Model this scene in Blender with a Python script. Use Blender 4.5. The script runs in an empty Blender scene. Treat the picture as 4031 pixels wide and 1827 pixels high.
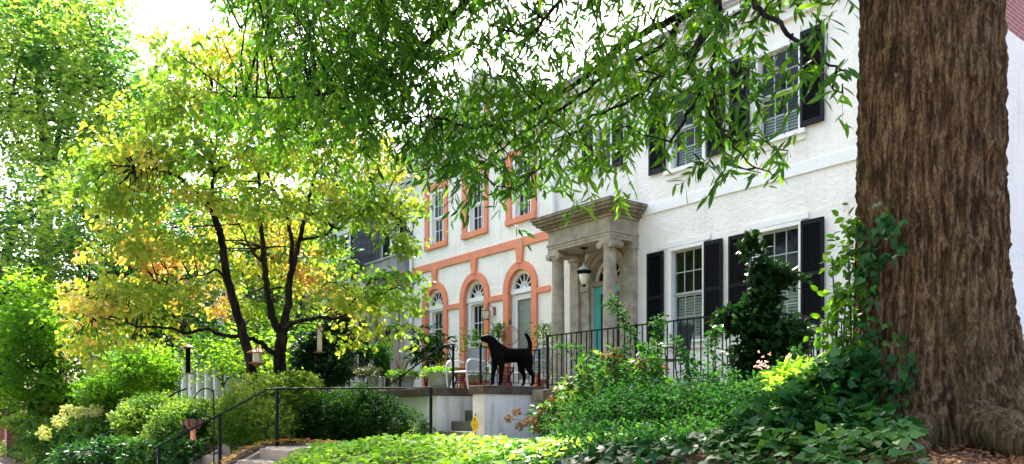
import bpy, math, random
import numpy as np
from mathutils import Vector, Matrix
R = math.radians
random.seed(7); rng = np.random.default_rng(11)
S = bpy.context.scene
COL = S.collection
# ------------------------------------------------------------------ camera
CZ = 1.6
cam_d = bpy.data.cameras.new("camera"); cam = bpy.data.objects.new("camera", cam_d); COL.objects.link(cam)
cam_d.sensor_width = 36; cam_d.lens = 36*3080/4031
cam_d.shift_y = (1630-913.5)/4031
cam_d.clip_end = 1200; cam_d.clip_start = .05
VA = math.atan2(.617, -.787)
cam.location = (0, 0, CZ); cam.rotation_euler = (R(90), 0, VA-R(90))
S.camera = cam
# ------------------------------------------------------------------ sky and sun
SUN_EL, SUN_AZ = R(56), R(158)        # azimuth counted from +X
SUN_STR, SKY_STR, EXPO = 3.4, .15, 2.5
w = bpy.data.worlds.new("World"); S.world = w; w.use_nodes = True
nt = w.node_tree; bg = nt.nodes['Background']
sky = nt.nodes.new('ShaderNodeTexSky'); sky.sky_type = 'NISHITA'; sky.sun_disc = False
sky.sun_elevation = SUN_EL; sky.sun_rotation = R(90)-SUN_AZ
sky.air_density = 1.0; sky.dust_density = 6.0; sky.ozone_density = 1.0
nt.links.new(sky.outputs[0], bg.inputs[0]); bg.inputs[1].default_value = SKY_STR
sd = bpy.data.lights.new("sun", 'SUN'); sun = bpy.data.objects.new("sun", sd); COL.objects.link(sun)
sd.energy = SUN_STR; sd.angle = R(.5); sd.color = (1, .94, .84)
sv = Vector((math.cos(SUN_AZ)*math.cos(SUN_EL), math.sin(SUN_AZ)*math.cos(SUN_EL), math.sin(SUN_EL)))
sun.rotation_euler = sv.to_track_quat('Z', 'Y').to_euler(); sun.location = (0, 0, 40)
S.view_settings.view_transform = 'Standard'; S.view_settings.look = 'None'
S.view_settings.exposure = EXPO; S.view_settings.gamma = 1; S.view_settings.use_curve_mapping = False
S.render.engine = 'CYCLES'
S.cycles.max_bounces = 7; S.cycles.transparent_max_bounces = 8; S.cycles.diffuse_bounces = 4

# ------------------------------------------------------------------ measuring: a point of the photograph at a known depth
def P(px, py, t):
    u = (px-1288)/1968; v = (1042-py)/1968
    return np.array([t*(-.787+.617*u), t*(.617+.787*u), CZ+t*v])
def PN(px, py, t):
    u = (px-1288)/1968; v = (1042-py)/1968
    return np.stack([t*(-.787+.617*u), t*(.617+.787*u), CZ+t*v], -1)
def FX(px, py, Y):
    u = (px-1288)/1968; return P(px, py, Y/(.617+.787*u))
def XX(px, py, X):
    u = (px-1288)/1968; return P(px, py, X/(-.787+.617*u))
# ------------------------------------------------------------------ materials
MATS = {}
def newmat(name):
    m = bpy.data.materials.new(name); m.use_nodes = True
    return m, m.node_tree, m.node_tree.nodes['Principled BSDF']
def node(nt, t, **k):
    n = nt.nodes.new(t)
    for a, b in k.items(): setattr(n, a, b)
    return n
def ramp(nt, fac, stops):
    r = node(nt, 'ShaderNodeValToRGB'); e = r.color_ramp.elements
    while len(e) < len(stops): e.new(.5)
    for q, (p, c) in zip(e, stops): q.position = p; q.color = (*c, 1)
    nt.links.new(fac, r.inputs[0]); return r.outputs[0]
def objco(nt, scale):
    tc = node(nt, 'ShaderNodeTexCoord'); mp = node(nt, 'ShaderNodeMapping'); mp.inputs['Scale'].default_value = scale
    nt.links.new(tc.outputs['Object'], mp.inputs[0]); return mp.outputs[0]
def noise(nt, co, sc, det=4, rough=.6):
    n = node(nt, 'ShaderNodeTexNoise'); n.inputs['Scale'].default_value = sc
    n.inputs['Detail'].default_value = det; n.inputs['Roughness'].default_value = rough
    nt.links.new(co, n.inputs['Vector']); return n.outputs['Fac']
def bump(nt, b, h, strength, dist):
    n = node(nt, 'ShaderNodeBump'); n.inputs['Strength'].default_value = strength; n.inputs['Distance'].default_value = dist
    nt.links.new(h, n.inputs['Height']); nt.links.new(n.outputs[0], b.inputs['Normal']); return n
def plain(name, c, rough=.6, var=.12, sc=6, bstr=.2, bd=.004, bsc=60, metal=0, spec=.5):
    m, t, b = newmat(name); co = objco(t, (1, 1, 1))
    f = noise(t, co, sc, 5)
    col = ramp(t, f, [(.3, tuple(x*(1-var) for x in c)), (.7, tuple(min(1, x*(1+var)) for x in c))])
    t.links.new(col, b.inputs['Base Color']); b.inputs['Roughness'].default_value = rough; b.inputs['Metallic'].default_value = metal
    b.inputs['Specular IOR Level'].default_value = spec
    if bstr: bump(t, b, noise(t, co, bsc, 3), bstr, bd)
    MATS[name] = m; return m
def stucco(name, c, dist=.012, dirt=.12):
    m, t, b = newmat(name); co = objco(t, (1, 1, 1.3))
    big = noise(t, co, .9, 5); fine = noise(t, co, 9, 4, .55)
    v = node(t, 'ShaderNodeTexVoronoi'); v.feature = 'SMOOTH_F1'; v.inputs['Scale'].default_value = 17; t.links.new(co, v.inputs['Vector'])
    col = ramp(t, big, [(.3, tuple(x*(1-dirt) for x in c)), (.62, c)])
    st = noise(t, objco(t, (1, 1, .09)), 5, 6, .7); sm = node(t, 'ShaderNodeMix', data_type='RGBA', blend_type='MULTIPLY'); sm.inputs[0].default_value = dirt*2.2
    t.links.new(col, sm.inputs[6]); t.links.new(ramp(t, st, [(.30, (.45, .42, .36)), (.5, (1, 1, 1))]), sm.inputs[7]); t.links.new(sm.outputs[2], b.inputs['Base Color']); b.inputs['Roughness'].default_value = .85
    mx = node(t, 'ShaderNodeMath', operation='ADD'); t.links.new(ramp(t, fine, [(.42, (0, 0, 0)), (.6, (1, 1, 1))]), mx.inputs[0]); t.links.new(v.outputs['Distance'], mx.inputs[1])
    bump(t, b, mx.outputs[0], .6, dist); MATS[name] = m; return m
def brick(name, c1, c2, mortar, scale=1.0, vert='x'):
    m, t, b = newmat(name); tc = node(t, 'ShaderNodeTexCoord'); sp = node(t, 'ShaderNodeSeparateXYZ'); cb = node(t, 'ShaderNodeCombineXYZ')
    t.links.new(tc.outputs['Object'], sp.inputs[0])
    a = node(t, 'ShaderNodeMath', operation='ADD'); t.links.new(sp.outputs[0], a.inputs[0]); t.links.new(sp.outputs[1], a.inputs[1])
    t.links.new(a.outputs[0], cb.inputs[0]); t.links.new(sp.outputs[2], cb.inputs[1])
    bt = node(t, 'ShaderNodeTexBrick'); t.links.new(cb.outputs[0], bt.inputs['Vector']); bt.inputs['Scale'].default_value = scale
    bt.inputs['Brick Width'].default_value = .22; bt.inputs['Row Height'].default_value = .075; bt.inputs['Mortar Size'].default_value = .008
    bt.inputs['Color1'].default_value = (*c1, 1); bt.inputs['Color2'].default_value = (*c2, 1); bt.inputs['Mortar'].default_value = (*mortar, 1)
    t.links.new(bt.outputs['Color'], b.inputs['Base Color']); b.inputs['Roughness'].default_value = .85
    bump(t, b, bt.outputs['Fac'], -.4, .01); MATS[name] = m; return m
def leafmat(name, stops, trans=.45, rough=.45, warm=(1.25, 1.15, .5), spec=.16):
    m, t, b = newmat(name); at = node(t, 'ShaderNodeAttribute', attribute_name='rnd')
    col = ramp(t, at.outputs['Fac'], stops); t.links.new(col, b.inputs['Base Color'])
    b.inputs['Roughness'].default_value = rough; b.inputs['Specular IOR Level'].default_value = spec
    tr = node(t, 'ShaderNodeBsdfTranslucent'); mul = node(t, 'ShaderNodeMix', data_type='RGBA', blend_type='MULTIPLY'); mul.inputs['Factor'].default_value = 1
    t.links.new(col, mul.inputs[6]); mul.inputs[7].default_value = (*[x*1.6 for x in warm], 1); mul.clamp_result = False
    t.links.new(mul.outputs[2], tr.inputs[0])
    mx = node(t, 'ShaderNodeMixShader'); mx.inputs[0].default_value = trans
    t.links.new(b.outputs[0], mx.inputs[1]); t.links.new(tr.outputs[0], mx.inputs[2])
    t.links.new(mx.outputs[0], t.nodes['Material Output'].inputs[0]); MATS[name] = m; return m
def barkmat(name, c1, c2, c3, sc=9, dist=.03, moss=True):
    m, t, b = newmat(name); co = objco(t, (1, 1, .10)); co2 = objco(t, (1, 1, .5)); co3 = objco(t, (1, 1, .35))
    n1 = noise(t, co, sc, 3, .5); n2 = noise(t, co2, 1.1, 3); n3 = noise(t, co3, sc*2.6, 6, .8); n4 = noise(t, co2, 4.5, 4)
    col = ramp(t, n1, [(.38, c1), (.50, c2), (.62, c3)])
    mx = node(t, 'ShaderNodeMix', data_type='RGBA', blend_type='MIX'); t.links.new(ramp(t, n2, [(.46, (0, 0, 0)), (.64, (.45, .45, .45))]), mx.inputs[0])
    t.links.new(col, mx.inputs[6]); mx.inputs[7].default_value = (.12, .10, .035, 1) if moss else (*c2, 1)
    m2 = node(t, 'ShaderNodeMix', data_type='RGBA', blend_type='MULTIPLY'); m2.inputs[0].default_value = .95
    t.links.new(mx.outputs[2], m2.inputs[6]); t.links.new(ramp(t, n3, [(.38, (.30, .28, .26)), (.60, (1.4, 1.4, 1.4))]), m2.inputs[7])
    m3 = node(t, 'ShaderNodeMix', data_type='RGBA', blend_type='MIX'); t.links.new(ramp(t, n4, [(.68, (0, 0, 0)), (.78, (.5, .5, .5))]), m3.inputs[0]); t.links.new(m2.outputs[2], m3.inputs[6])
    m3.inputs[7].default_value = (.42, .42, .38, 1) if moss else (*c2, 1)
    t.links.new(m3.outputs[2], b.inputs['Base Color']); b.inputs['Roughness'].default_value = .9; b.inputs['Specular IOR Level'].default_value = .15
    ad = node(t, 'ShaderNodeMath', operation='ADD'); t.links.new(n1, ad.inputs[0]); t.links.new(n3, ad.inputs[1])
    bump(t, b, ad.outputs[0], 1, dist); MATS[name] = m; return m
stucco('stucco', (.87, .83, .745), .006, .10); stucco('stucco_cream', (.87, .83, .73), .006, .10); stucco('stucco_smooth', (.78, .79, .80), .003, .25)
plain('white_trim', (.80, .80, .76), .5, .04); plain('orange_trim', (.70, .23, .115), .65, .11, 3, .35, .003, 35)
plain('weathered_stone', (.20, .165, .115), .9, .5, 5, .5, .01, 30); plain('limestone', (.33, .285, .215), .8, .35, 4, .5, .008, 30); plain('cap_stone', (.085, .062, .045), .9, .45, 5, .5, .01, 25)
plain('grey_stone', (.30, .29, .27), .85, .25, 4, .5, .008, 30); plain('dark_stone', (.16, .15, .12), .9, .35, 4, .5, .01, 25)
plain('black_paint', (.004, .005, .007), .45, .1, 8, .1, spec=.16); plain('dog_black', (.0015, .0015, .002), .6, .1, 5, .1, spec=.06)
plain('turquoise', (.10, .50, .47), .4, .05); plain('sash_grey', (.36, .38, .35), .5, .06)
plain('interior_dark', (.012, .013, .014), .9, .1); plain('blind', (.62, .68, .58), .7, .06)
plain('curtain', (.52, .53, .44), .8, .15, 8); plain('metal_white', (.72, .74, .76), .4, .05); plain('metal_grey', (.17, .18, .20), .4, .06)
plain('red_metal', (.23, .022, .016), .4, .15); plain('terracotta', (.45, .17, .08), .8, .2); plain('pot_grey', (.40, .41, .36), .8, .15, 8)
plain('copper', (.30, .13, .07), .5, .2, metal=.4); plain('frosted', (.75, .71, .55), .4, .05); plain('seed', (.5, .47, .33), .6, .2)
plain('concrete', (.27, .215, .17), .9, .2, 3, .5, .01, 40); plain('paving', (.46, .38, .33), .9, .12, 2, .3, .004, 60)
plain('yellow_sign', (.75, .55, .03), .5, .03); plain('tarp', (.05, .043, .055), .6, .3, 3, .8, .03, 8); plain('slate', (.085, .09, .10), .7, .25, 6)
plain('soil', (.060, .034, .018), .95, .4, 6, .8, .03, 20); plain('teal_black', (.006, .014, .016), .45, .1, spec=.2)
plain('stain', (.10, .10, .06), .9, .3); plain('pink', (.85, .45, .65), .6, .1); plain('coir', (.14, .07, .04), .95, .3, 12, .8, .02, 60)
plain('dry_flower', (.33, .17, .09), .9, .35, 30, .5, .01, 90); plain('pale_flower', (.62, .66, .40), .8, .15, 20)
plain('red_leaf', (.5, .1, .07), .6, .3, 12); plain('asphalt', (.05, .05, .05), .9, .1)
plain('roof_tile', (.30, .26, .23), .7, .2, 8)
brick('brick', (.30, .075, .045), (.20, .05, .035), (.32, .27, .23)); brick('brick_gable', (.36, .09, .075), (.28, .07, .06), (.42, .33, .30))
barkmat('bark_oak', (.055, .032, .016), (.155, .090, .043), (.30, .195, .105), 36, .045)
barkmat('bark_dark', (.004, .003, .003), (.013, .010, .008), (.035, .026, .02), 14, .02, False)
barkmat('bark_grey', (.02, .017, .012), (.06, .05, .035), (.12, .10, .075), 10, .02, False)
leafmat('leaf_oak', [(0, (.004, .028, .003)), (.55, (.034, .115, .008)), (1, (.125, .25, .018))], .5, .4)
leafmat('leaf_dogwood', [(0, (.05, .15, .016)), (.4, (.17, .27, .03)), (.64, (.38, .37, .06)), (.80, (.52, .30, .10)), (1, (.40, .12, .055))], .45, .5, (1.05, 1.0, .55))
leafmat('leaf_maple', [(0, (.010, .055, .022)), (.45, (.055, .16, .035)), (1, (.30, .42, .09))], .52, .45)
leafmat('leaf_bright', [(0, (.02, .085, .005)), (.5, (.07, .19, .012)), (1, (.20, .36, .025))], .58, .5)
leafmat('leaf_azalea', [(0, (.015, .06, .006)), (.5, (.06, .15, .012)), (1, (.26, .36, .07))], .4, .5)
leafmat('leaf_hedge', [(0, (.003, .018, .003)), (.6, (.010, .048, .006)), (1, (.04, .12, .015))], .3, .65, spec=.06)  # dark greens, deepened further to paint in the shade over the hedge
leafmat('leaf_magnolia', [(0, (.004, .02, .006)), (.7, (.015, .06, .015)), (1, (.06, .16, .03))], .2, .4, spec=.15)
leafmat('leaf_rose', [(0, (.005, .032, .008)), (.6, (.016, .078, .016)), (1, (.045, .14, .022))], .38, .65, spec=.07)
leafmat('leaf_ivy', [(0, (.006, .034, .010)), (.6, (.020, .085, .018)), (1, (.07, .17, .03))], .25, .34)
leafmat('leaf_cover', [(0, (.05, .16, .012)), (.5, (.14, .32, .025)), (1, (.32, .46, .08))], .45, .42)
leafmat('leaf_hydrangea', [(0, (.03, .11, .015)), (.7, (.05, .14, .02)), (1, (.14, .15, .04))], .4, .5)
leafmat('leaf_red', [(0, (.02, .05, .01)), (.6, (.05, .05, .02)), (1, (.13, .03, .03))], .3, .4)
leafmat('leaf_dry', [(0, (.08, .035, .018)), (.6, (.20, .10, .05)), (1, (.34, .22, .12))], .15, .85, spec=.05)
leafmat('leaf_pale', [(0, (.26, .33, .09)), (1, (.50, .52, .26))], .3, .7)
def glassmat():
    m, t, b = newmat('glass'); b.inputs['Base Color'].default_value = (.01, .012, .012, 1); b.inputs['Roughness'].default_value = .03
    b.inputs['Specular IOR Level'].default_value = .9
    tr = node(t, 'ShaderNodeBsdfTransparent'); tr.inputs[0].default_value = (.85, .9, .87, 1)
    co = objco(t, (1, 1, 1)); bump(t, b, noise(t, co, 2.2, 2), .25, .02)
    mx = node(t, 'ShaderNodeMixShader'); mx.inputs[0].default_value = .72
    t.links.new(b.outputs[0], mx.inputs[1]); t.links.new(tr.outputs[0], mx.inputs[2]); t.links.new(mx.outputs[0], t.nodes['Material Output'].inputs[0])
    MATS['glass'] = m
glassmat()
# ------------------------------------------------------------------ mesh helpers
class MB:
    def __init__(s): s.v = []; s.f = []
    def add(s, vs, fs):
        b = len(s.v); s.v += [tuple(map(float, q)) for q in vs]; s.f += [tuple(i+b for i in f) for f in fs]; return s
    def box(s, x0, x1, y0, y1, z0, z1):
        return s.add([(x0,y0,z0),(x1,y0,z0),(x1,y1,z0),(x0,y1,z0),(x0,y0,z1),(x1,y0,z1),(x1,y1,z1),(x0,y1,z1)],
                     [(0,3,2,1),(4,5,6,7),(0,1,5,4),(1,2,6,5),(2,3,7,6),(3,0,4,7)])
    def prism(s, poly, y0, y1, ax='y'):
        n = len(poly)
        if ax == 'y': vs = [(a, y0, b) for a, b in poly]+[(a, y1, b) for a, b in poly]
        elif ax == 'x': vs = [(y0, a, b) for a, b in poly]+[(y1, a, b) for a, b in poly]
        else: vs = [(a, b, y0) for a, b in poly]+[(a, b, y1) for a, b in poly]
        return s.add(vs, [tuple(range(n))[::-1], tuple(range(n, 2*n))]+[(i, (i+1) % n, n+(i+1) % n, n+i) for i in range(n)])
    def ring(s, cx, cz, r0, r1, a0, a1, y0, y1, n=20):
        for i in range(n):
            a = a0+(a1-a0)*i/n; b = a0+(a1-a0)*(i+1)/n
            s.prism([(cx+r0*math.cos(a), cz+r0*math.sin(a)), (cx+r1*math.cos(a), cz+r1*math.sin(a)), (cx+r1*math.cos(b), cz+r1*math.sin(b)), (cx+r0*math.cos(b), cz+r0*math.sin(b))], y0, y1)
        return s
    def tube(s, pts, r, n=6, cap=True):
        pts = [Vector(p) for p in pts]; rs = r if hasattr(r, '__len__') else [r]*len(pts)
        b = len(s.v); up = None
        for i, p in enumerate(pts):
            d = (pts[min(i+1, len(pts)-1)]-pts[max(i-1, 0)]).normalized()
            if up is None: up = Vector((0, 0, 1)) if abs(d.z) < .9 else Vector((1, 0, 0))
            x = up.cross(d); x = x.normalized() if x.length > 1e-4 else Vector((1, 0, 0)); y = d.cross(x); up = y
            for k in range(n):
                a = 2*math.pi*k/n; q = p+(x*math.cos(a)+y*math.sin(a))*rs[i]; s.v.append(tuple(q))
        for i in range(len(pts)-1):
            for k in range(n): s.f.append((b+i*n+k, b+i*n+(k+1) % n, b+(i+1)*n+(k+1) % n, b+(i+1)*n+k))
        if cap: s.f.append(tuple(b+k for k in range(n))[::-1]); s.f.append(tuple(b+(len(pts)-1)*n+k for k in range(n)))
        return s
    def lathe(s, prof, c, n=20):
        b = len(s.v)
        for r, z in prof:
            for k in range(n): a = 2*math.pi*k/n; s.v.append((c[0]+r*math.cos(a), c[1]+r*math.sin(a), c[2]+z))
        for i in range(len(prof)-1):
            for k in range(n): s.f.append((b+i*n+k, b+i*n+(k+1) % n, b+(i+1)*n+(k+1) % n, b+(i+1)*n+k))
        s.f.append(tuple(b+k for k in range(n))[::-1]); s.f.append(tuple(b+(len(prof)-1)*n+k for k in range(n))); return s
    def build(s, name, mat, parent=None, smooth=False, bevel=0):
        m = bpy.data.meshes.new(name); m.from_pydata(s.v, [], s.f); m.materials.append(MATS[mat])
        o = bpy.data.objects.new(name, m); COL.objects.link(o)
        if parent: o.parent = parent
        if smooth: m.polygons.foreach_set('use_smooth', [True]*len(m.polygons))
        if bevel:
            b = o.modifiers.new('bevel', 'BEVEL'); b.width = bevel; b.segments = 2; b.limit_method = 'ANGLE'
        return o
def tag(o, label=None, cat=None, group=None, kind=None):
    if label: o['label'] = label
    if cat: o['category'] = cat
    if group: o['group'] = group
    if kind: o['kind'] = kind
    return o
def thing(name, label, cat, group=None, loc=(0, 0, 0), rz=0):
    o = bpy.data.objects.new(name, None); COL.objects.link(o); o.location = loc; o.rotation_euler.z = rz; o.empty_display_size = .1
    return tag(o, label, cat, group)
def copytree(o, parent=None):
    c = o.copy(); COL.objects.link(c); c.parent = parent
    for ch in list(o.children): copytree(ch, c)
    return c
def nrm(a): return a/np.maximum(np.linalg.norm(a, axis=-1, keepdims=True), 1e-9)
# leaf templates: x along the leaf, y across, z up; faces
LANCE = (np.array([(0,0,0),(.35,.115,.02),(.7,.09,.0),(1,0,-.08),(.7,-.09,.0),(.35,-.115,.02),(.5,0,-.02)]), [(0,6,3,2,1),(0,5,4,3,6)])
OVATE = (np.array([(0,0,0),(.3,.27,.05),(.68,.24,.02),(1,0,-.12),(.68,-.24,.02),(.3,-.27,.05),(.5,0,-.03)]), [(0,6,3,2,1),(0,5,4,3,6)])
OVAL4 = (np.array([(0,0,0),(.45,.30,.05),(1,0,-.05),(.45,-.30,.05)]), [(0,2,1),(0,3,2)])
STRAP = (np.array([(0,0,0),(.4,.05,.02),(1,0,-.15),(.4,-.05,.02)]), [(0,2,1),(0,3,2)])
IVY = (np.array([(0,0,0),(-.10,.26,0),(.06,.34,0),(.32,.45,-.05),(.42,.30,.02),(.92,0,-.10),(.42,-.30,.02),(.32,-.45,-.05),(.06,-.34,0),(-.10,-.26,0)]), [(0,1,2,3,4,5),(0,5,6,7,8,9)])
BLADE = (np.array([(0,0,0),(0,.02,0),(.5,.03,0),(1,0,-.25),(.5,-.03,0),(0,-.02,0)]), [(1,2,4,5),(2,3,4)])
def leaves(name, mat, parent, pos, d, n, size, tpl, rnd):
    tv, tf = tpl; N = len(pos); K = len(tv)
    d = nrm(d); n = n-d*np.sum(n*d, -1, keepdims=True); n = nrm(n); y = np.cross(n, d); size = np.asarray(size)
    V = pos[:, None, :]+size[:, None, None]*(tv[None, :, 0:1]*d[:, None, :]+tv[None, :, 1:2]*y[:, None, :]+tv[None, :, 2:3]*n[:, None, :])
    V = V.reshape(-1, 3).astype(np.float32)
    flat = np.array([i for f in tf for i in f]); tot = np.array([len(f) for f in tf])
    loops = (flat[None, :]+(np.arange(N)*K)[:, None]).ravel().astype(np.int32)
    tots = np.tile(tot, N).astype(np.int32); starts = np.concatenate([[0], np.cumsum(tots)[:-1]]).astype(np.int32)
    m = bpy.data.meshes.new(name); m.vertices.add(len(V)); m.vertices.foreach_set('co', V.ravel())
    m.loops.add(len(loops)); m.loops.foreach_set('vertex_index', loops); m.polygons.add(len(tots)); m.polygons.foreach_set('loop_start', starts)
    try: m.polygons.foreach_set('loop_total', tots)
    except Exception: pass
    a = m.attributes.new('rnd', 'FLOAT', 'POINT'); a.data.foreach_set('value', np.repeat(np.clip(rnd, 0, 1), K).astype(np.float32))
    m.materials.append(MATS[mat]); m.update(calc_edges=True); m.validate()
    o = bpy.data.objects.new(name, m); COL.objects.link(o)
    if parent: o.parent = parent
    return o
def twigmesh(name, mat, parent, A, B, C, r):          # thin three-sided twigs through A, B, C
    N = len(A); V = np.zeros((N, 9, 3), np.float32); ax = [np.array([1, 0, 0]), np.array([-.5, .87, 0]), np.array([-.3, -.5, .8])]
    for j, (p, q) in enumerate(((A, 1.), (B, .7), (C, .3))):
        for k in range(3): V[:, j*3+k] = p+ax[k]*r*q
    F = []
    for j in range(2):
        for k in range(3): F.append((j*3+k, j*3+(k+1) % 3, j*3+3+(k+1) % 3, j*3+3+k))
    F = np.array(F); loops = (F[None]+(np.arange(N)*9)[:, None, None]).ravel().astype(np.int32)
    m = bpy.data.meshes.new(name); m.vertices.add(N*9); m.vertices.foreach_set('co', V.ravel()); m.loops.add(len(loops)); m.loops.foreach_set('vertex_index', loops)
    m.polygons.add(N*6); m.polygons.foreach_set('loop_start', np.arange(N*6, dtype=np.int32)*4)
    try: m.polygons.foreach_set('loop_total', np.full(N*6, 4, np.int32))
    except Exception: pass
    m.materials.append(MATS[mat]); m.update(calc_edges=True)
    o = bpy.data.objects.new(name, m); COL.objects.link(o)
    if parent: o.parent = parent
    return o
def fnoise(p, f, seed=0):                              # smooth 3D noise, about -1..1
    g = np.random.default_rng(seed); out = np.zeros(len(p))
    for k in range(7):
        d = g.normal(size=3); d = d/np.linalg.norm(d)*f*g.uniform(.5, 1.6); out += np.sin(p@d*2*math.pi+g.uniform(0, 6.28))
    return out/3.0
def sprays(A, T, L, m, lsize, spread=.8, droop=.3, hang=.3, jit=.12, lup=.5):
    """A anchors, T twig directions, L lengths -> leaf pos, dir, normal, size and twig points"""
    n = len(A); s = (np.arange(m)+.6)/m
    s = np.clip(s[None, :]+rng.normal(size=(n, m))*.04, .05, 1.02)
    down = np.array([0, 0, -1.])
    pos = A[:, None]+T[:, None]*(L[:, None]*s)[..., None]+down*((s**2)*L[:, None]*droop)[..., None]
    side = nrm(np.cross(T, rng.normal(size=(n, 3))*.35+np.array([0, 0, 1.])))
    sg = np.where(np.arange(m) % 2 == 0, 1, -1)[None, :, None]
    d = T[:, None]*.6+side[:, None]*sg*spread+down*hang+rng.normal(size=(n, m, 3))*.28
    nr = np.array([0, 0, 1.])*lup+rng.normal(size=(n, m, 3))*.45
    sz = lsize*rng.uniform(.65, 1.15, size=(n, m))
    pos = pos+rng.normal(size=pos.shape)*jit*lsize
    mid = A+T*(L*.5)[:, None]+down*(L*.25*droop)[:, None]; end = A+T*L[:, None]+down*(L*droop)[:, None]
    return pos.reshape(-1, 3), d.reshape(-1, 3), nr.reshape(-1, 3), sz.ravel(), (A, mid, end)
def mapsample(rows, x0, y0, cw, ch, k):
    X, Y = [], []
    for j, r in enumerate(rows):
        for i, c in enumerate(r):
            n = int(c)*k*rng.uniform(.45, 1.55); n = int(n)+(rng.random() < n-int(n))
            if n: X.append(x0+(i+rng.random(n)*1.1)*cw); Y.append(y0+(j+rng.random(n)*1.1)*ch)
    return np.concatenate(X), np.concatenate(Y)
def smoothpath(pts, k=5):
    p = [Vector(q) for q in pts]; out = []
    for i in range(len(p)-1):
        a = p[max(i-1, 0)]; b = p[i]; c = p[i+1]; d = p[min(i+2, len(p)-1)]
        for j in range(k):
            t = j/k; out.append(.5*((2*b)+(c-a)*t+(2*a-5*b+4*c-d)*t*t+(3*b-a-3*c+d)*t**3))
    out.append(p[-1]); return out
def limb(mb, pts, r0, r1, n=7, wob=.0, k=5):
    q = smoothpath(pts, k); m = len(q)
    if wob: q = [p+Vector((random.gauss(0, wob), random.gauss(0, wob), random.gauss(0, wob))) if 0 < i < m-1 else p for i, p in enumerate(q)]
    mb.tube(q, [r0+(r1-r0)*(i/(m-1))**.8 for i in range(m)], n); return q
def connect(mb, nodes, targets, r0=.02, r1=.006, sag=.15, n=4):
    N = np.array([tuple(q) for q in nodes])
    for t in targets:
        dd = np.linalg.norm(N-t, axis=1)+np.maximum(0, N[:, 2]-t[2]-1.5)*.5
        c = N[int(np.argmin(dd))]; L = np.linalg.norm(t-c)
        if L < .1: continue
        mid = (c+t)/2+np.array([0, 0, sag*L])+rng.normal(size=3)*.07*L
        a2 = c*.75+mid*.25+rng.normal(size=3)*.04*L; q1 = (mid+t)/2+rng.normal(size=3)*.05*L+np.array([0, 0, .04*L])
        f = min(1, .35+L/3)
        mb.tube([tuple(c), tuple(a2*.4+mid*.6), tuple(mid), tuple(q1), tuple(t)], [r0*f, r0*.8*f, r0*.6*f, (r0*.3+r1*.5), r1], n)

# ------------------------------------------------------------------ ground
def sstep(a, b, x): x = np.clip((x-a)/(b-a), 0, 1); return x*x*(3-2*x)
def hgt(x, y):
    x = np.asarray(x, float); y = np.asarray(y, float)
    near = sstep(-7, -3.5, x)
    a = 2.5*(1-near)+1.9*near; b = 4.95*(1-near)+4.1*near
    h = (1.09+.05*near)*sstep(a, b, y)-.16*sstep(5, 7.5, y)*(1-near)
    h = h+near*.16*sstep(2.2, 4.4, y)+.12*np.exp(-((x+2.4)**2+(y-5.3)**2)/1.2)
    h = np.where(y > 2.5, h+.03*np.sin(x*1.7+y)*np.sin(y*2.1-x*.6)*sstep(2.6, 4.2, y), h)
    def carve(h, x0, x1):
        inside = sstep(x0-.22, x0-.02, x)*(1-sstep(x1+.02, x1+.22, x))
        st = np.clip((y-2.75)*.5, 0, 1.02)-.12
        return np.where((y < 5.2), h*(1-inside)+np.minimum(h, st)*inside, h*(1-inside)+inside*np.minimum(h, .92))
    h = np.where(y < 9.4, carve(h, -12.35, -11.15), h); h = np.where(y < 9.4, carve(h, -14.2, -13.15), h)
    h = np.where(y < 2.4, -.02, h)
    return h
gx = np.unique(np.concatenate([np.linspace(-400, -60, 12), np.linspace(-60, -18, 60), np.linspace(-18, 4, 200), np.linspace(4, 30, 20), np.linspace(30, 300, 8)]))
gy = np.unique(np.concatenate([np.linspace(-300, -3, 12), np.linspace(-3, 1.8, 6), np.linspace(1.8, 12, 110), np.linspace(12, 300, 16)]))
GX, GY = np.meshgrid(gx, gy); GZ = hgt(GX, GY); ny, nx = GX.shape
g = MB(); g.v = [tuple(q) for q in np.stack([GX.ravel(), GY.ravel(), GZ.ravel()], 1).tolist()]
g.f = [(j*nx+i, j*nx+i+1, (j+1)*nx+i+1, (j+1)*nx+i) for j in range(ny-1) for i in range(nx-1)]
tag(g.build('ground', 'soil', None, True), kind='structure')
tag(MB().box(-60, 20, -1.6, 2.62, -.06, .02).build('sidewalk', 'paving'), kind='structure')
tag(MB().box(-80, 40, -12, -3.2, -.08, -.012).build('road', 'asphalt'), kind='structure')
tag(MB().box(-60, 20, -3.2, -3.0, -.1, .06).build('kerb', 'concrete'), kind='structure')

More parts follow.
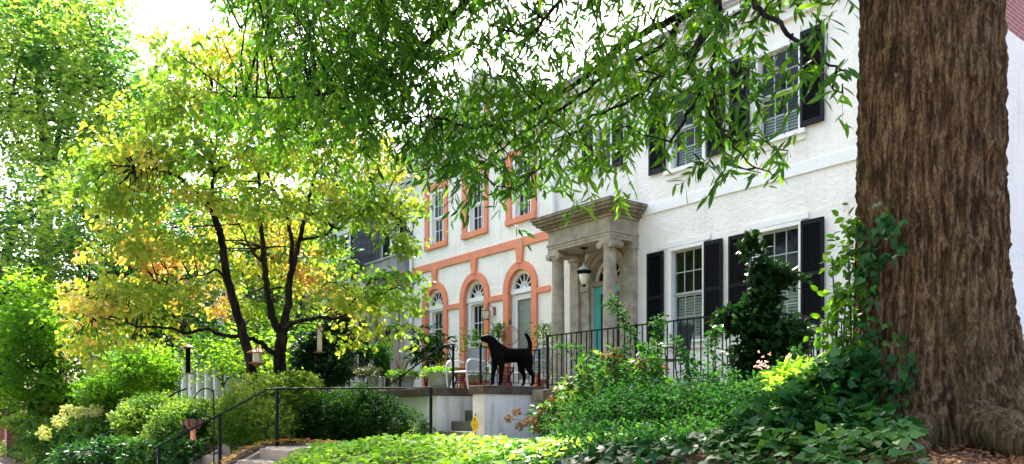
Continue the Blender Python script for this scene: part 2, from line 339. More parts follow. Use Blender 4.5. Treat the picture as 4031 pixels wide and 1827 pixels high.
# ------------------------------------------------------------------ windows, shutters
def window(parent, x0, x1, z0, z1, Y, mat='white_trim', sash='sash_grey', cols=3, rows=4, casing=.07, blind=None, name='window', meet=.5):
    f = MB(); d = .11
    f.box(x0-casing, x0, Y-.03, Y+d, z0, z1); f.box(x1, x1+casing, Y-.03, Y+d, z0, z1); f.box(x0-casing, x1+casing, Y-.032, Y+d, z1, z1+casing)
    o = f.build(name, mat, parent, bevel=.004)
    s = MB(); zm = z0+(z1-z0)*meet; w_ = .045
    for (za, zb, yy) in ((z0, zm, Y+.085), (zm, z1, Y+.055)):
        s.box(x0, x0+w_, yy, yy+.03, za, zb); s.box(x1-w_, x1, yy, yy+.03, za, zb); s.box(x0+w_, x1-w_, yy, yy+.028, za, za+w_); s.box(x0+w_, x1-w_, yy, yy+.028, zb-w_*.8, zb)
        for c in range(1, cols): xx = x0+w_+(x1-x0-2*w_)*c/cols; s.box(xx-.009, xx+.009, yy+.004, yy+.022, za+w_, zb-w_*.8)
        rr = rows//2
        for c in range(1, rr): zz = za+w_+(zb-za-w_*1.8)*c/rr; s.box(x0+w_, x1-w_, yy+.006, yy+.02, zz-.009, zz+.009)
    s.build('sash', sash, o)
    gp = MB(); gp.add([(x0, Y+.10, z0), (x1, Y+.10, z0), (x1, Y+.10, zm), (x0, Y+.10, zm)], [(0, 1, 2, 3)]); gp.add([(x0, Y+.07, zm), (x1, Y+.07, zm), (x1, Y+.07, z1), (x0, Y+.07, z1)], [(0, 1, 2, 3)])
    gp.build('pane', 'glass', o)
    if blind:
        b = MB(); zt = z0+(z1-z0)*blind; n = int((zt-z0)/.055)
        for i in range(n): zz = z0+.01+i*.055; b.add([(x0+.02, Y+.16, zz), (x1-.02, Y+.16, zz), (x1-.02, Y+.19, zz+.052), (x0+.02, Y+.19, zz+.052)], [(0, 1, 2, 3)])
        b.build('blind', 'blind', o)
    return o
def shutter(parent, x0, x1, z0, z1, Y, mat='black_paint'):
    m = MB(); y0, y1 = Y-.07, Y-.025; s = .05; zm = z0+(z1-z0)*.47
    m.box(x0, x0+s, y0, y1, z0, z1); m.box(x1-s, x1, y0, y1, z0, z1)
    for a, b in ((z0, z0+.09), (zm, zm+.07), (z1-.08, z1)): m.box(x0+s, x1-s, y0+.003, y1, a, b)
    m.box(x0+s, x1-s, y1-.008, y1-.002, z0+.09, z1-.08)
    for a, b in ((z0+.09, zm), (zm+.07, z1-.08)):
        n = int((b-a)/.034)
        for i in range(n):
            z = a+(b-a)*(i+.5)/n; m.add([(x0+s, y0+.006, z-.016), (x1-s, y0+.006, z-.016), (x1-s, y1-.008, z+.012), (x0+s, y1-.008, z+.012), (x0+s, y0+.006, z-.010), (x1-s, y0+.006, z-.010), (x1-s, y1-.008, z+.018), (x0+s, y1-.008, z+.018)],
                  [(0, 1, 5, 4), (4, 5, 6, 7), (0, 3, 2, 1)])
    return m.build('shutter', mat, parent)
def wallholes(m, x0, x1, z0, z1, Y, th, holes):
    xs = sorted({x0, x1, *[h[0] for h in holes], *[h[1] for h in holes]}); zs = sorted({z0, z1, *[h[2] for h in holes], *[h[3] for h in holes]})
    for a, b in zip(xs, xs[1:]):
        for c, d in zip(zs, zs[1:]):
            cx, cz = (a+b)/2, (c+d)/2
            if any(h[0] < cx < h[1] and h[2] < cz < h[3] for h in holes): continue
            m.add([(a, Y, c), (b, Y, c), (b, Y, d), (a, Y, d)], [(0, 1, 2, 3)]); m.add([(a, Y+th, c), (b, Y+th, c), (b, Y+th, d), (a, Y+th, d)], [(0, 3, 2, 1)])
    for h in holes:
        a, b, c, d = h
        m.add([(a, Y, c), (a, Y+th, c), (a, Y+th, d), (a, Y, d)], [(0, 1, 2, 3)]); m.add([(b, Y, c), (b, Y+th, c), (b, Y+th, d), (b, Y, d)], [(0, 3, 2, 1)])
        m.add([(a, Y, c), (b, Y, c), (b, Y+th, c), (a, Y+th, c)], [(0, 3, 2, 1)]); m.add([(a, Y, d), (b, Y, d), (b, Y+th, d), (a, Y+th, d)], [(0, 1, 2, 3)])
def textmesh(txt, size, name, mat, parent, loc, rot, ext=.006):
    c = bpy.data.curves.new(name, 'FONT'); c.body = txt; c.size = size; c.extrude = ext; c.align_x = 'CENTER'
    o = bpy.data.objects.new(name, c); COL.objects.link(o); bpy.context.view_layer.update()
    me = bpy.data.meshes.new_from_object(o.evaluated_get(bpy.context.evaluated_depsgraph_get())); bpy.data.objects.remove(o)
    me.name = name; me.materials.clear(); me.materials.append(MATS[mat])
    q = bpy.data.objects.new(name, me); COL.objects.link(q); q.location = loc; q.rotation_euler = rot
    if parent: q.parent = parent
    return q
def Z(h): return h+CZ
Y0 = 12.1
def dentils(m, x0, x1, y0, y1, z0, z1, step=.24, w_=.11):
    n = int((x1-x0)/step)
    for i in range(n): x = x0+(i+.5)*(x1-x0)/n; m.box(x-w_/2, x+w_/2, y0, y1, z0, z1)

# ------------------------------------------------------------------ white house
wh = thing('white_house', 'white stucco house with black shutters, turquoise door and grey stone portico', 'house')
WX0, WX1 = -13.9, -5.27
wins_l = [(-10.35, -9.45), (-8.36, -7.42)]
holes = [(a, b, Z(1.44), Z(3.30)) for a, b in wins_l]+[(a, b, Z(4.84), Z(6.44)) for a, b in wins_l]+[(-12.45, -11.95, Z(5.3), Z(6.3)), (-12.62, -11.60, Z(.4), Z(3.42))]
m = MB(); wallholes(m, WX0, WX1, Z(-.6), Z(7.1), Y0, .25, holes)
m.box(WX1-.25, WX1, Y0+.25, Y0+9, Z(-.6), Z(6.54)); m.box(WX0, WX1-.26, Y0+8.7, Y0+8.95, Z(-.6), Z(7.0)); m.box(WX0, WX0+.2, Y0+.26, Y0+8.6, Z(-.6), Z(7.0))
m.build('wall', 'stucco', wh)
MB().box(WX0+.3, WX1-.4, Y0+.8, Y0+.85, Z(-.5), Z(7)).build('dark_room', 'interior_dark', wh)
m = MB(); m.prism([(Y0+.0, Z(7.15)), (Y0+9, Z(7.15)), (Y0+4.5, Z(9.6))], WX1-.3, WX1-.02, 'x'); m.box(WX1-.3, WX1-.02, Y0+.02, Y0+9, Z(6.54), Z(7.15)); m.box(WX1-.5, WX1+.0, Y0+3.6, Y0+5.6, Z(8.5), Z(11))
m.build('brick_gable', 'brick_gable', wh)
m = MB(); m.box(WX0, WX1+.01, Y0-.03, Y0-.001, Z(4.08), Z(4.28)); m.build('belt_course', 'white_trim', wh, bevel=.005)
m = MB(); m.box(WX0, WX1+.2, Y0-.36, Y0+.02, Z(7.18), Z(7.36)); m.box(WX0, WX1+.1, Y0-.26, Y0+.02, Z(7.08), Z(7.178)); m.box(WX0, WX1+.05, Y0-.08, Y0-.001, Z(6.8), Z(7.078)); dentils(m, WX0, WX1, Y0-.2, Y0-.08, Z(6.96), Z(7.075), .2, .09)
m.build('cornice', 'white_trim', wh)
m = MB(); m.prism([(Y0-.40, Z(7.37)), (Y0+4.5, Z(9.75)), (Y0+9.3, Z(7.37)), (Y0+9.3, Z(7.3)), (Y0+4.5, Z(9.65)), (Y0-.40, Z(7.3))], WX0, WX1-.31, 'x')
for i in range(16):
    a = i/16; m.box(WX0, WX1-.32, Y0-.42+4.9*a, Y0-.39+4.9*a, Z(7.38+2.38*a), Z(7.41+2.38*a))
m.build('roof', 'roof_tile', wh)
for (a, b) in ((-10.45, -8.95), (-8.2, -6.7)):
    m = MB(); m.box(a, a+.3, Y0+.35, Y0+2.5, Z(7.6), Z(9.3)); m.box(b-.3, b, Y0+.35, Y0+2.5, Z(7.6), Z(9.3)); m.box(a+.3, b-.3, Y0+.35, Y0+2.5, Z(7.6), Z(7.9)); m.box(a+.3, b-.3, Y0+.36, Y0+2.5, Z(9.1), Z(9.3))
    m.box(a-.15, b+.15, Y0+.2, Y0+2.6, Z(9.31), Z(9.42)); d = m.build('dormer', 'white_trim', wh)
    window(d, a+.37, b-.37, Z(7.9), Z(9.03), Y0+.37, sash='white_trim', casing=.06, rows=4)
for (a, b) in wins_l:
    L = a < -9
    o = window(wh, a+.07, b-.07, Z(1.47), Z(3.23), Y0, blind=.5 if L else .44)
    MB().box(a-.2, b+.12, Y0-.035, Y0-.001, Z(3.305), Z(3.42)).build('lintel', 'white_trim', o, bevel=.004)
    MB().box(a-.06, b+.07, Y0-.09, Y0+.1, Z(1.38), Z(1.44)).box(a-.02, b+.05, Y0-.045, Y0-.001, Z(1.27), Z(1.379)).build('sill', 'white_trim', o, bevel=.004)
    o = window(wh, a+.07, b-.07, Z(4.86), Z(6.37), Y0, blind=.3)
    MB().box(a-.08, b+.08, Y0-.09, Y0+.1, Z(4.76), Z(4.838)).box(a-.06, b+.05, Y0-.035, Y0-.001, Z(4.66), Z(4.759)).build('sill', 'white_trim', o, bevel=.004)
for a, b in ((-10.89, -10.47), (-9.45, -9.04), (-8.89, -8.46), (-7.42, -7.01)): shutter(wh, a, b, Z(1.47), Z(3.27), Y0)
for a, b in ((-10.84, -10.42), (-9.39, -8.99), (-8.88, -8.46), (-7.43, -7.01)): shutter(wh, a, b, Z(4.86), Z(6.48), Y0)
window(wh, -12.43, -11.97, Z(5.32), Z(6.23), Y0, cols=2, rows=4)
shutter(wh, -12.82, -12.52, Z(5.28), Z(6.32), Y0); shutter(wh, -11.88, -11.6, Z(5.28), Z(6.32), Y0)
# portico
FZ = .65
po = MB(); PX0, PX1, PY = -13.10, -11.18, 11.28
for (z0, z1, e) in ((3.56, 3.62, 0), (3.62, 3.68, .012), (3.68, 3.72, .03), (3.72, 4.0, .0), (4.0, 4.05, .05)):
    po.box(PX0-e, PX1+e, PY-e, Y0-.002, Z(z0), Z(z1)-.0005)
pt = po.build('portico', 'limestone', wh, bevel=.004)
co_ = MB()
for (z0, z1, e) in ((4.05, 4.11, .12), (4.11, 4.17, .20), (4.17, 4.23, .25), (4.23, 4.28, .28)): co_.box(PX0-e, PX1+e, PY-e, Y0-.002, Z(z0), Z(z1)-.0005)
co_.build('cornice', 'weathered_stone', pt, bevel=.004)
MB().box(PX0-.27, PX1+.27, PY-.27, Y0-.003, Z(4.2805), Z(4.30)).build('roof_slab', 'cap_stone', pt)
for x in (-12.94, -11.34):
    c = MB(); y = 11.43
    c.lathe([(.20, .0), (.20, .07), (.185, .09), (.19, .13), (.165, .16), (.16, .17), (.17, .2), (.150, .22), (.146, .23), (.146, .8), (.143, 1.5), (.130, 2.68), (.14, 2.69), (.14, 2.71), (.13, 2.72), (.16, 2.80)], (x, y, Z(FZ)), 28)
    c.box(x-.17, x+.17, y-.15, y+.15, Z(3.50), Z(3.559))
    for sx in (-1, 1):
        c.tube([(x+sx*.155, y-.17, Z(3.445)), (x+sx*.155, y+.17, Z(3.445))], [.07, .07], 14); c.tube([(x+sx*.155, y-.18, Z(3.445)), (x+sx*.155, y+.18, Z(3.445))], [.028, .028], 10)
    c.box(x-.15, x+.15, y-.155, y+.155, Z(3.46), Z(3.499)); c.box(x-.22, x+.22, y-.22, y+.22, Z(FZ-.12), Z(FZ)-.001)
    c.build('column', 'limestone', pt, True).data.polygons.foreach_set('use_smooth', [len(p) < 5 and False for p in c.f])
for x in (-13.0, -11.33):
    MB().box(x-.14, x+.14, Y0-.14, Y0-.002, Z(FZ), Z(3.42)).box(x-.17, x+.17, Y0-.17, Y0-.002, Z(3.421), Z(3.558)).build('pilaster', 'limestone', pt, bevel=.006)
sur = MB(); dcx = -12.11
sur.box(-12.86, -12.58, Y0-.08, Y0-.002, Z(FZ), Z(2.72)); sur.box(-11.64, -11.48, Y0-.08, Y0-.002, Z(FZ), Z(2.72)); sur.box(-12.88, -12.58, Y0-.11, Y0-.002, Z(2.722), Z(2.95)); sur.box(-11.64, -11.475, Y0-.11, Y0-.002, Z(2.722), Z(2.95))
sur.ring(dcx, Z(2.95), .46, .56, 0, math.pi, Y0-.05, Y0+.2, 24); sur.ring(dcx, Z(2.95), .561, .70, 0, math.pi, Y0-.10, Y0-.002, 24)
sur.box(-12.62, -11.6, Y0+.05, Y0+.24, Z(2.82), Z(2.92))
sur.build('door_surround', 'limestone', pt)
sp = MB()                                    # wall pieces that round off the arched opening
for sgn in (-1, 1):
    arc = [(dcx+sgn*.47*math.sin(a), Z(2.95)+.47*math.cos(a)) for a in [i*math.pi/2/10 for i in range(11)]]
    poly = [(dcx, Z(3.44))]+arc[::1]+[(dcx+sgn*.53, Z(2.95)), (dcx+sgn*.53, Z(3.44))]
    sp.prism(poly if sgn < 0 else poly[::-1], Y0+.01, Y0+.2)
sp.build('arch_infill', 'stucco', wh)
d = MB(); dx0, dx1, dy = -12.58, -11.66, Y0+.10; dz0, dz1 = Z(FZ+.02), Z(2.81)
for b in ((dx0, dx0+.14, dz0, dz1), (dx1-.14, dx1, dz0, dz1), (dx0+.14, dx1-.14, dz1-.16, dz1), (dx0+.14, dx1-.14, dz0, dz0+.28)): d.box(b[0], b[1], dy, dy+.05, b[2], b[3])
for b in ((dx0+.14, dx0+.17, dz0+.28, dz1-.16), (dx1-.17, dx1-.14, dz0+.28, dz1-.16)): d.box(b[0], b[1], dy+.015, dy+.045, b[2], b[3])
door = d.build('door', 'turquoise', wh, bevel=.005)
MB().add([(dx0+.16, dy+.03, dz0+.28), (dx1-.16, dy+.03, dz0+.28), (dx1-.16, dy+.03, dz1-.16), (dx0+.16, dy+.03, dz1-.16)], [(0, 1, 2, 3)]).build('pane', 'glass', door)
MB().tube([(dx1-.08, dy-.04, dz0+.95), (dx1-.08, dy-.04, dz0+1.1)], .012, 8).box(dx1-.1, dx1-.06, dy-.02, dy, dz0+.9, dz0+1.15).build('handle', 'black_paint', door)
f = MB(); f.ring(dcx, Z(2.94), .40, .455, 0, math.pi, Y0+.12, Y0+.18, 20); f.ring(dcx, Z(2.94), .17, .195, 0, math.pi, Y0+.13, Y0+.16, 14)
for i in range(1, 5):
    a = math.pi*i/5; f.prism([(dcx+.18*math.cos(a)-.01*math.sin(a), Z(2.94)+.18*math.sin(a)+.01*math.cos(a)), (dcx+.18*math.cos(a)+.01*math.sin(a), Z(2.94)+.18*math.sin(a)-.01*math.cos(a)), (dcx+.42*math.cos(a)+.01*math.sin(a), Z(2.94)+.42*math.sin(a)-.01*math.cos(a)), (dcx+.42*math.cos(a)-.01*math.sin(a), Z(2.94)+.42*math.sin(a)+.01*math.cos(a))], Y0+.132, Y0+.158)
fl = f.build('fanlight', 'white_trim', wh)
MB().prism([(dcx+.42*math.cos(i*math.pi/16), Z(2.94)+.42*math.sin(i*math.pi/16)) for i in range(17)], Y0+.17, Y0+.175).build('pane', 'glass', fl)
MB().box(-11.58, -11.52, Y0-.12, Y0-.081, Z(2.0), Z(2.16)).build('doorbell', 'metal_white', pt)
MB().box(-13.25, -10.95, 10.85, Y0-.004, Z(.3), Z(FZ-.12)-.002).build('step', 'limestone', pt, bevel=.01)
m = MB(); m.tube([(-13.78, Y0-.07, Z(-.3)), (-13.78, Y0-.07, Z(7.0))], .05, 10); m.box(-13.86, -13.70, Y0-.1, Y0, Z(3.0), Z(3.03)); m.box(-13.86, -13.70, Y0-.1, Y0, Z(5.5), Z(5.53)); m.build('downspout', 'white_trim', wh)
# ------------------------------------------------------------------ white house terrace and railing
tr = thing('raised_terrace', 'raised white terrace with dark stone coping in front of the black-shuttered house', 'terrace')
TX0, TX1, TY = -10.72, -6.18, 9.10
MB().box(TX0+.04, TX1-.04, TY+.04, Y0-.006, Z(-1.0), Z(.26)).build('base_wall', 'stucco_smooth', tr)
MB().box(TX0, TX1, TY, Y0-.006, Z(.262), Z(.44)).build('coping', 'cap_stone', tr, bevel=.012)
def railing(label, segs, z, h, gap, mat='black_paint', name='railing', postr=.018, zfun=None):
    r = thing(name, label, 'railing', None)
    tr_ = MB(); bt = MB()
    for (a, b) in segs:
        a = Vector(a); b = Vector(b); L = (b-a).length; n = max(2, int(L/gap)); d = (b-a)/n; q = Vector((-(b-a).y, (b-a).x, 0)).normalized()*.018
        for (zz, hh) in ((z+h, .02), (z+.08, .014)):
            vs = [(a-q), (a+q), (b+q), (b-q)]; tr_.add([(v.x, v.y, zz-hh/2) for v in vs]+[(v.x, v.y, zz+hh/2) for v in vs], [(0, 3, 2, 1), (4, 5, 6, 7), (0, 1, 5, 4), (1, 2, 6, 5), (2, 3, 7, 6), (3, 0, 4, 7)])
        for i in range(n+1):
            p = a+d*i
            if i in (0, n) or (n > 14 and i == n//2 ): MB().box(p.x-postr, p.x+postr, p.y-postr, p.y+postr, z, z+h+.02).build('post', mat, r)
            else: MB().box(p.x-.0075, p.x+.0075, p.y-.0075, p.y+.0075, z+.075, z+h-.005).build('baluster', mat, r)
    tr_.build('rail', mat, r); return r
railing('long black iron railing round the terrace of the black-shuttered house', [((-10.66, 9.17, 0), (-6.24, 9.17, 0)), ((-6.24, 9.17, 0), (-6.24, 12.0, 0))], Z(.44), .96, .125)
# ------------------------------------------------------------------ orange-trimmed house
oh = thing('orange_trimmed_house', 'white stucco house with orange arches, bands and window surrounds', 'house')
OX0, OX1 = -20.23, -13.91
upx = [(-19.51, -18.33), (-17.60, -16.42), (-15.64, -14.46)]; acx = [-18.98, -17.03, -15.08]; SPR = 3.12
holes = [(a+.28, b-.17, Z(4.88), Z(6.36)) for a, b in upx]+[(c-.5, c+.5, Z(.45), Z(SPR+.5)) for c in acx]
m = MB(); wallholes(m, OX0, OX1, Z(-.6), Z(7.0), Y0, .22, holes)
for c in acx:
    for sgn in (-1, 1):
        arc = [(c+sgn*.47*math.sin(i*math.pi/24), Z(SPR)+.47*math.cos(i*math.pi/24)) for i in range(13)]
        poly = [(c, Z(SPR+.5))]+arc+[(c+sgn*.5, Z(SPR)), (c+sgn*.5, Z(SPR+.5))]; m.prism(poly if sgn < 0 else poly[::-1], Y0+.002, Y0+.2)
# gable over the cornice with its round-headed window
m.prism([(-19.0, Z(7.36)), (OX1, Z(7.36)), (-16.45, Z(8.75))], Y0+.02, Y0+.3); m.box(OX0, OX0+.2, Y0+.23, Y0+8, Z(-.5), Z(7)); m.box(OX0, OX1, Y0+8, Y0+8.2, Z(-.5), Z(7))
m.build('wall', 'stucco_cream', oh)
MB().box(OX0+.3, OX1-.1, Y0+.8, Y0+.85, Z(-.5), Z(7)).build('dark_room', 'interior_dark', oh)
t = MB(); t.box(OX0, OX1, Y0-.05, Y0-.001, Z(4.13), Z(4.34)); tr1 = t.build('orange_band', 'orange_trim', oh, bevel=.006)
t = MB(); xs = [OX0, -18.98-.66, -18.98+.66, -17.03-.66, -17.03+.66, -15.08-.66, -15.08+.66, OX1]
for a, b in zip(xs[::2], xs[1::2]): MB().box(a, b, Y0-.048, Y0-.001, Z(2.90), Z(3.04)).build('orange_band', 'orange_trim', oh, bevel=.006)
for c in acx:
    t = MB(); t.ring(c, Z(SPR), .46, .66, 0, math.pi, Y0-.055, Y0+.05, 28); t.box(c-.66, c-.46, Y0-.055, Y0+.05, Z(.45), Z(SPR)); t.box(c+.46, c+.66, Y0-.055, Y0+.05, Z(.45), Z(SPR))
    o = t.build('arch_surround', 'orange_trim', oh)
    MB().prism([(c-.09, Z(SPR+.60)), (c+.09, Z(SPR+.60)), (c+.14, Z(4.128)), (c-.14, Z(4.128))], Y0-.075, Y0-.001).build('keystone', 'orange_trim', o, bevel=.004)
for a, b in upx:
    t = MB(); e = Y0-.05
    t.box(a, a+.2, e, Y0-.001, Z(4.88), Z(6.4)); t.box(b-.17, b, e, Y0-.001, Z(4.88), Z(6.4)); t.box(a, b, e, Y0-.001, Z(6.402), Z(6.57)); t.box(a, b, Y0-.08, Y0-.001, Z(4.73), Z(4.878))
    o = window(oh, a+.35, b-.24, Z(4.9), Z(6.30), Y0+.01, sash='white_trim', cols=3, rows=4, casing=.07, blind=None)
    t.build('surround', 'orange_trim', o, bevel=.005)
for i, c in enumerate(acx):
    fy = Y0+.10
    f = MB(); f.ring(c, Z(SPR), .36, .468, 0, math.pi, fy-.04, fy+.05, 22); f.box(c-.468, c+.468, fy-.06, fy+.05, Z(SPR-.12), Z(SPR)); f.box(c-.468, c-.36, fy-.02, fy+.05, Z(.5), Z(SPR-.12)); f.box(c+.36, c+.468, fy-.02, fy+.05, Z(.5), Z(SPR-.12))
    f.ring(c, Z(SPR), .14, .17, 0, math.pi, fy, fy+.03, 14); f.prism([(c+.07*math.cos(k*math.pi/8), Z(SPR)+.07*math.sin(k*math.pi/8)) for k in range(9)], fy-.01, fy+.03)
    for k in range(1, 6):
        a = math.pi*k/6; ca, sa = math.cos(a), math.sin(a); f.prism([(c+.07*ca-.011*sa, Z(SPR)+.07*sa+.011*ca), (c+.07*ca+.011*sa, Z(SPR)+.07*sa-.011*ca), (c+.37*ca+.011*sa, Z(SPR)+.37*sa-.011*ca), (c+.37*ca-.011*sa, Z(SPR)+.37*sa+.011*ca)], fy+.002, fy+.028)
    o = f.build('arched_frame', 'white_trim', oh)
    MB().prism([(c+.37*math.cos(k*math.pi/16), Z(SPR)+.37*math.sin(k*math.pi/16)) for k in range(17)], fy+.035, fy+.04).build('pane', 'glass', o)
    if i < 2:
        window(oh, c-.30, c+.30, Z(.95), Z(SPR-.18), fy, sash='white_trim', cols=3, rows=4, casing=.06)
        MB().box(c-.36, c+.36, fy, fy+.08, Z(.5), Z(.948)).build('panel', 'white_trim', oh)
    else:
        d = MB(); d.box(c-.36, c-.27, fy, fy+.05, Z(.55), Z(SPR-.13)); d.box(c+.27, c+.36, fy, fy+.05, Z(.55), Z(SPR-.13)); d.box(c-.27, c+.27, fy, fy+.05, Z(2.85), Z(SPR-.13)); d.box(c-.27, c+.27, fy, fy+.05, Z(.55), Z(.85))
        o = d.build('door', 'white_trim', oh, bevel=.004); MB().box(c-.27, c+.27, fy+.06, fy+.07, Z(.85), Z(2.85)).build('door_curtain', 'curtain', o)
        MB().add([(c-.27, fy+.03, Z(.85)), (c+.27, fy+.03, Z(.85)), (c+.27, fy+.03, Z(2.85)), (c-.27, fy+.03, Z(2.85))], [(0, 1, 2, 3)]).build('pane', 'glass', o)
m = MB(); m.box(OX0, OX1, Y0-.42, Y0+.02, Z(7.22), Z(7.36)); m.box(OX0, OX1, Y0-.30, Y0+.02, Z(7.14), Z(7.219)); m.box(OX0, OX1, Y0-.10, Y0-.001, Z(6.93), Z(7.139)); dentils(m, OX0, OX1, Y0-.24, Y0-.10, Z(7.02), Z(7.138), .22, .1)
m.box(OX0, OX1, Y0-.14, Y0+.0, Z(6.86), Z(6.929))
for sgn, xa, xb in ((1, -19.1, -16.45), (-1, OX1+.05, -16.45)):   # raking cornices
    n = 12
    def q(x, z, d): return (x, z+d)
    m.prism([(xa, Z(7.36)), (xb, Z(8.78)), (xb, Z(8.95)), (xa, Z(7.52))][::sgn], Y0-.36, Y0+.35)
    for i in range(n):
        x = xa+(xb-xa)*(i+.5)/n; z = Z(7.36)+(Z(8.78)-Z(7.36))*(i+.5)/n; m.box(x-.05, x+.05, Y0-.2, Y0+.02, z-.12, z+.02)
m.build('cornice', 'white_trim', oh)
t = MB(); t.ring(-16.9, Z(7.95), .36, .46, 0, math.pi, Y0-.06, Y0+.0, 22); t.box(-17.36, -17.26, Y0-.06, Y0, Z(7.4), Z(7.95)); t.box(-16.54, -16.44, Y0-.06, Y0, Z(7.4), Z(7.95))
o = t.build('gable_window', 'orange_trim', oh)
f = MB(); f.ring(-16.9, Z(7.95), .28, .36, 0, math.pi, Y0-.045, Y0, 18); f.box(-17.26, -17.18, Y0-.045, Y0, Z(7.4), Z(7.95)); f.box(-16.62, -16.54, Y0-.045, Y0, Z(7.4), Z(7.95)); f.box(-17.18, -16.62, Y0-.04, Y0, Z(7.93), Z(7.97)); f.build('frame', 'white_trim', o)
MB().box(-17.18, -16.62, Y0-.02, Y0+.01, Z(7.4), Z(8.2)).build('pane', 'glass', o)
MB().prism([(Y0-.44, Z(7.37)), (Y0+4.2, Z(9.2)), (Y0+8.5, Z(7.37)), (Y0+8.5, Z(7.3)), (Y0+4.2, Z(9.1)), (Y0-.44, Z(7.30))], OX0, -19.1, 'x').prism([(Y0+.36, Z(7.37)), (Y0+4.2, Z(9.0)), (Y0+8.5, Z(7.37))], -19.1, OX1-.05, 'x').build('roof', 'slate', oh)
m = MB(); m.tube([(OX0+.02, Y0-.5, Z(7.1)), (OX0+.02, Y0-.3, Z(7.0)), (OX0+.02, Y0-.09, Z(6.75)), (OX0+.02, Y0-.08, Z(.6))], .05, 10); m.build('downspout', 'white_trim', oh)
nums = [(1229.5, 845, '2'), (1240.5, 837, '9'), (1249.5, 829, '2'), (1259, 822, '6')]
for px, py, ch in nums:
    p = FX(px, py, Y0); textmesh(ch, .21, 'house_number', 'black_paint', oh, (p[0], Y0-.012, p[2]-.07), (R(90), 0, 0), .008)
# orange terrace, steps, dog wall
ot = thing('stepped_terrace', 'white terrace with dark coping and stone steps before the orange-trimmed house', 'terrace')
CT = .60
m = MB(); m.box(-15.42, -15.0, 9.60, Y0-.01, Z(-.7), Z(.42)); m.box(-19.6, -15.421, 9.66, 10.0, Z(-.7), Z(.42)); m.box(-13.60, -13.18, 9.60, 11.4, Z(-.7), Z(.42)); m.box(-19.6, -15.43, 10.0, 10.2, Z(-.7), Z(.3))
m.build('cheek_wall', 'stucco_smooth', ot, bevel=.008)
m = MB(); m.box(-19.7, -14.95, 9.54, 10.05, Z(.421), Z(CT)); m.box(-15.45, -14.95, 10.051, Y0-.01, Z(.421), Z(CT)); m.box(-13.66, -13.12, 9.53, 11.45, Z(.421), Z(CT))
m.build('coping', 'cap_stone', ot, bevel=.014)
m = MB(); m.box(-19.7, -15.451, 10.06, Y0-.01, Z(.35), Z(.55)); m.box(-14.949, -13.661, 11.2, Y0-.01, Z(.3), Z(.55)); m.build('floor', 'dark_stone', ot)
m = MB()
for i, (y, z) in enumerate([(9.3, -.58), (9.55, -.38), (9.98, -.16), (10.36, .08), (10.74, .32)]): m.box(-14.999, -13.601, y, 11.199, Z(-.9), Z(z)) if False else m.box(-14.998, -13.602, y, (9.55, 9.98, 10.36, 10.74, 11.198)[i], Z(-.9), Z(z))
m.build('step', 'dark_stone', ot, bevel=.012)
railing('short black iron railing behind the dog statue on the orange house steps wall', [((-13.40, 9.66, 0), (-13.40, 11.28, 0))], Z(CT), .82, .145)
# scrolled stair rail on the coping
sr = thing('stair_handrail', 'black scrolled iron handrail sloping down in front of the grey planters', 'handrail')
def scroll(c, r, a0, turns, y, n=26, dirn=1, rr=.008):
    pts = []
    for i in range(n):
        a = a0+dirn*turns*2*math.pi*i/n; q = r*(1-.75*i/n); pts.append((c[0]+q*math.cos(a), y, c[1]+q*math.sin(a)))
    return pts
yy = 9.60; A = FX(975, 972, yy); B = FX(1116, 869, yy); C_ = FX(1146, 866, yy)
MB().tube([tuple(A), tuple(B), tuple(C_)], .019, 8).build('handrail', 'black_paint', sr)
pB = FX(1140, 869, yy); pS = FX(1006, 945, yy)
MB().box(pB[0]-.02, pB[0]+.02, yy-.02, yy+.02, Z(CT), pB[2]+.02).build('post', 'black_paint', sr); MB().box(pS[0]-.02, pS[0]+.02, yy-.02, yy+.02, Z(CT), pS[2]+.02).build('post', 'black_paint', sr)
s_ = MB()
s_.tube(scroll((C_[0]+.0, C_[2]-.09), .09, math.pi/2, 1.2, yy, dirn=-1), .009, 5); s_.tube(scroll((pB[0]-.13, pB[2]-.11), .07, 0, 1.3, yy), .008, 5); s_.tube(scroll((pB[0]-.10, pB[2]-.28), .05, 0, 1.3, yy, dirn=-1), .008, 5)
s_.tube([(pB[0]-.02, yy, pB[2]-.45), (pB[0]-.06, yy, pB[2]-.3), (pB[0]-.2, yy, pB[2]-.08)], .008, 5)
s_.tube(scroll((pS[0]+.14, pS[2]+.0), .06, math.pi, 1.3, yy), .008, 5); s_.tube(scroll((pS[0]+.10, pS[2]-.13), .05, math.pi, 1.3, yy, dirn=-1), .008, 5); s_.tube(scroll((pS[0]-.2, pS[2]-.16), .06, 0, 1.3, yy, dirn=-1), .008, 5)
s_.build('scroll', 'black_paint', sr)
# ------------------------------------------------------------------ concrete stairs from the sidewalk and path
def stairs(label, x0, x1):
    s = thing('garden_steps', label, 'steps', 'concrete garden steps')
    st = MB(); n = 6
    for i in range(n):
        y = 2.75+i*.36; z = .18*(i+1)-.02
        st.box(x0, x1, y, y+.36 if i < n-1 else 5.6, -.2, z-.002)
    st.build('tread', 'concrete', s, bevel=.012)
    for xx in (x0-.14, x1+.001):
        MB().prism([(2.55, -.2), (5.6, -.2), (5.6, 1.07), (4.72, 1.07), (2.75, .1), (2.55, .08)], xx, xx+.139, 'x').build('kerb', 'concrete', s, bevel=.01)
stairs('concrete garden steps on the right, next to the bright ground cover', -12.36, -11.14); stairs('concrete garden steps on the left, beyond the strip of leaf litter', -14.2, -13.2)
tag(MB().prism([(-12.36, 5.6), (-11.14, 5.6), (-11.2, 8.2), (-13.1, 9.29), (-15.0, 9.29), (-15.0, 8.5), (-13.3, 8.3), (-12.4, 7.5)], .9, 1.09, 'z').build('garden_path', 'concrete'), kind='structure')
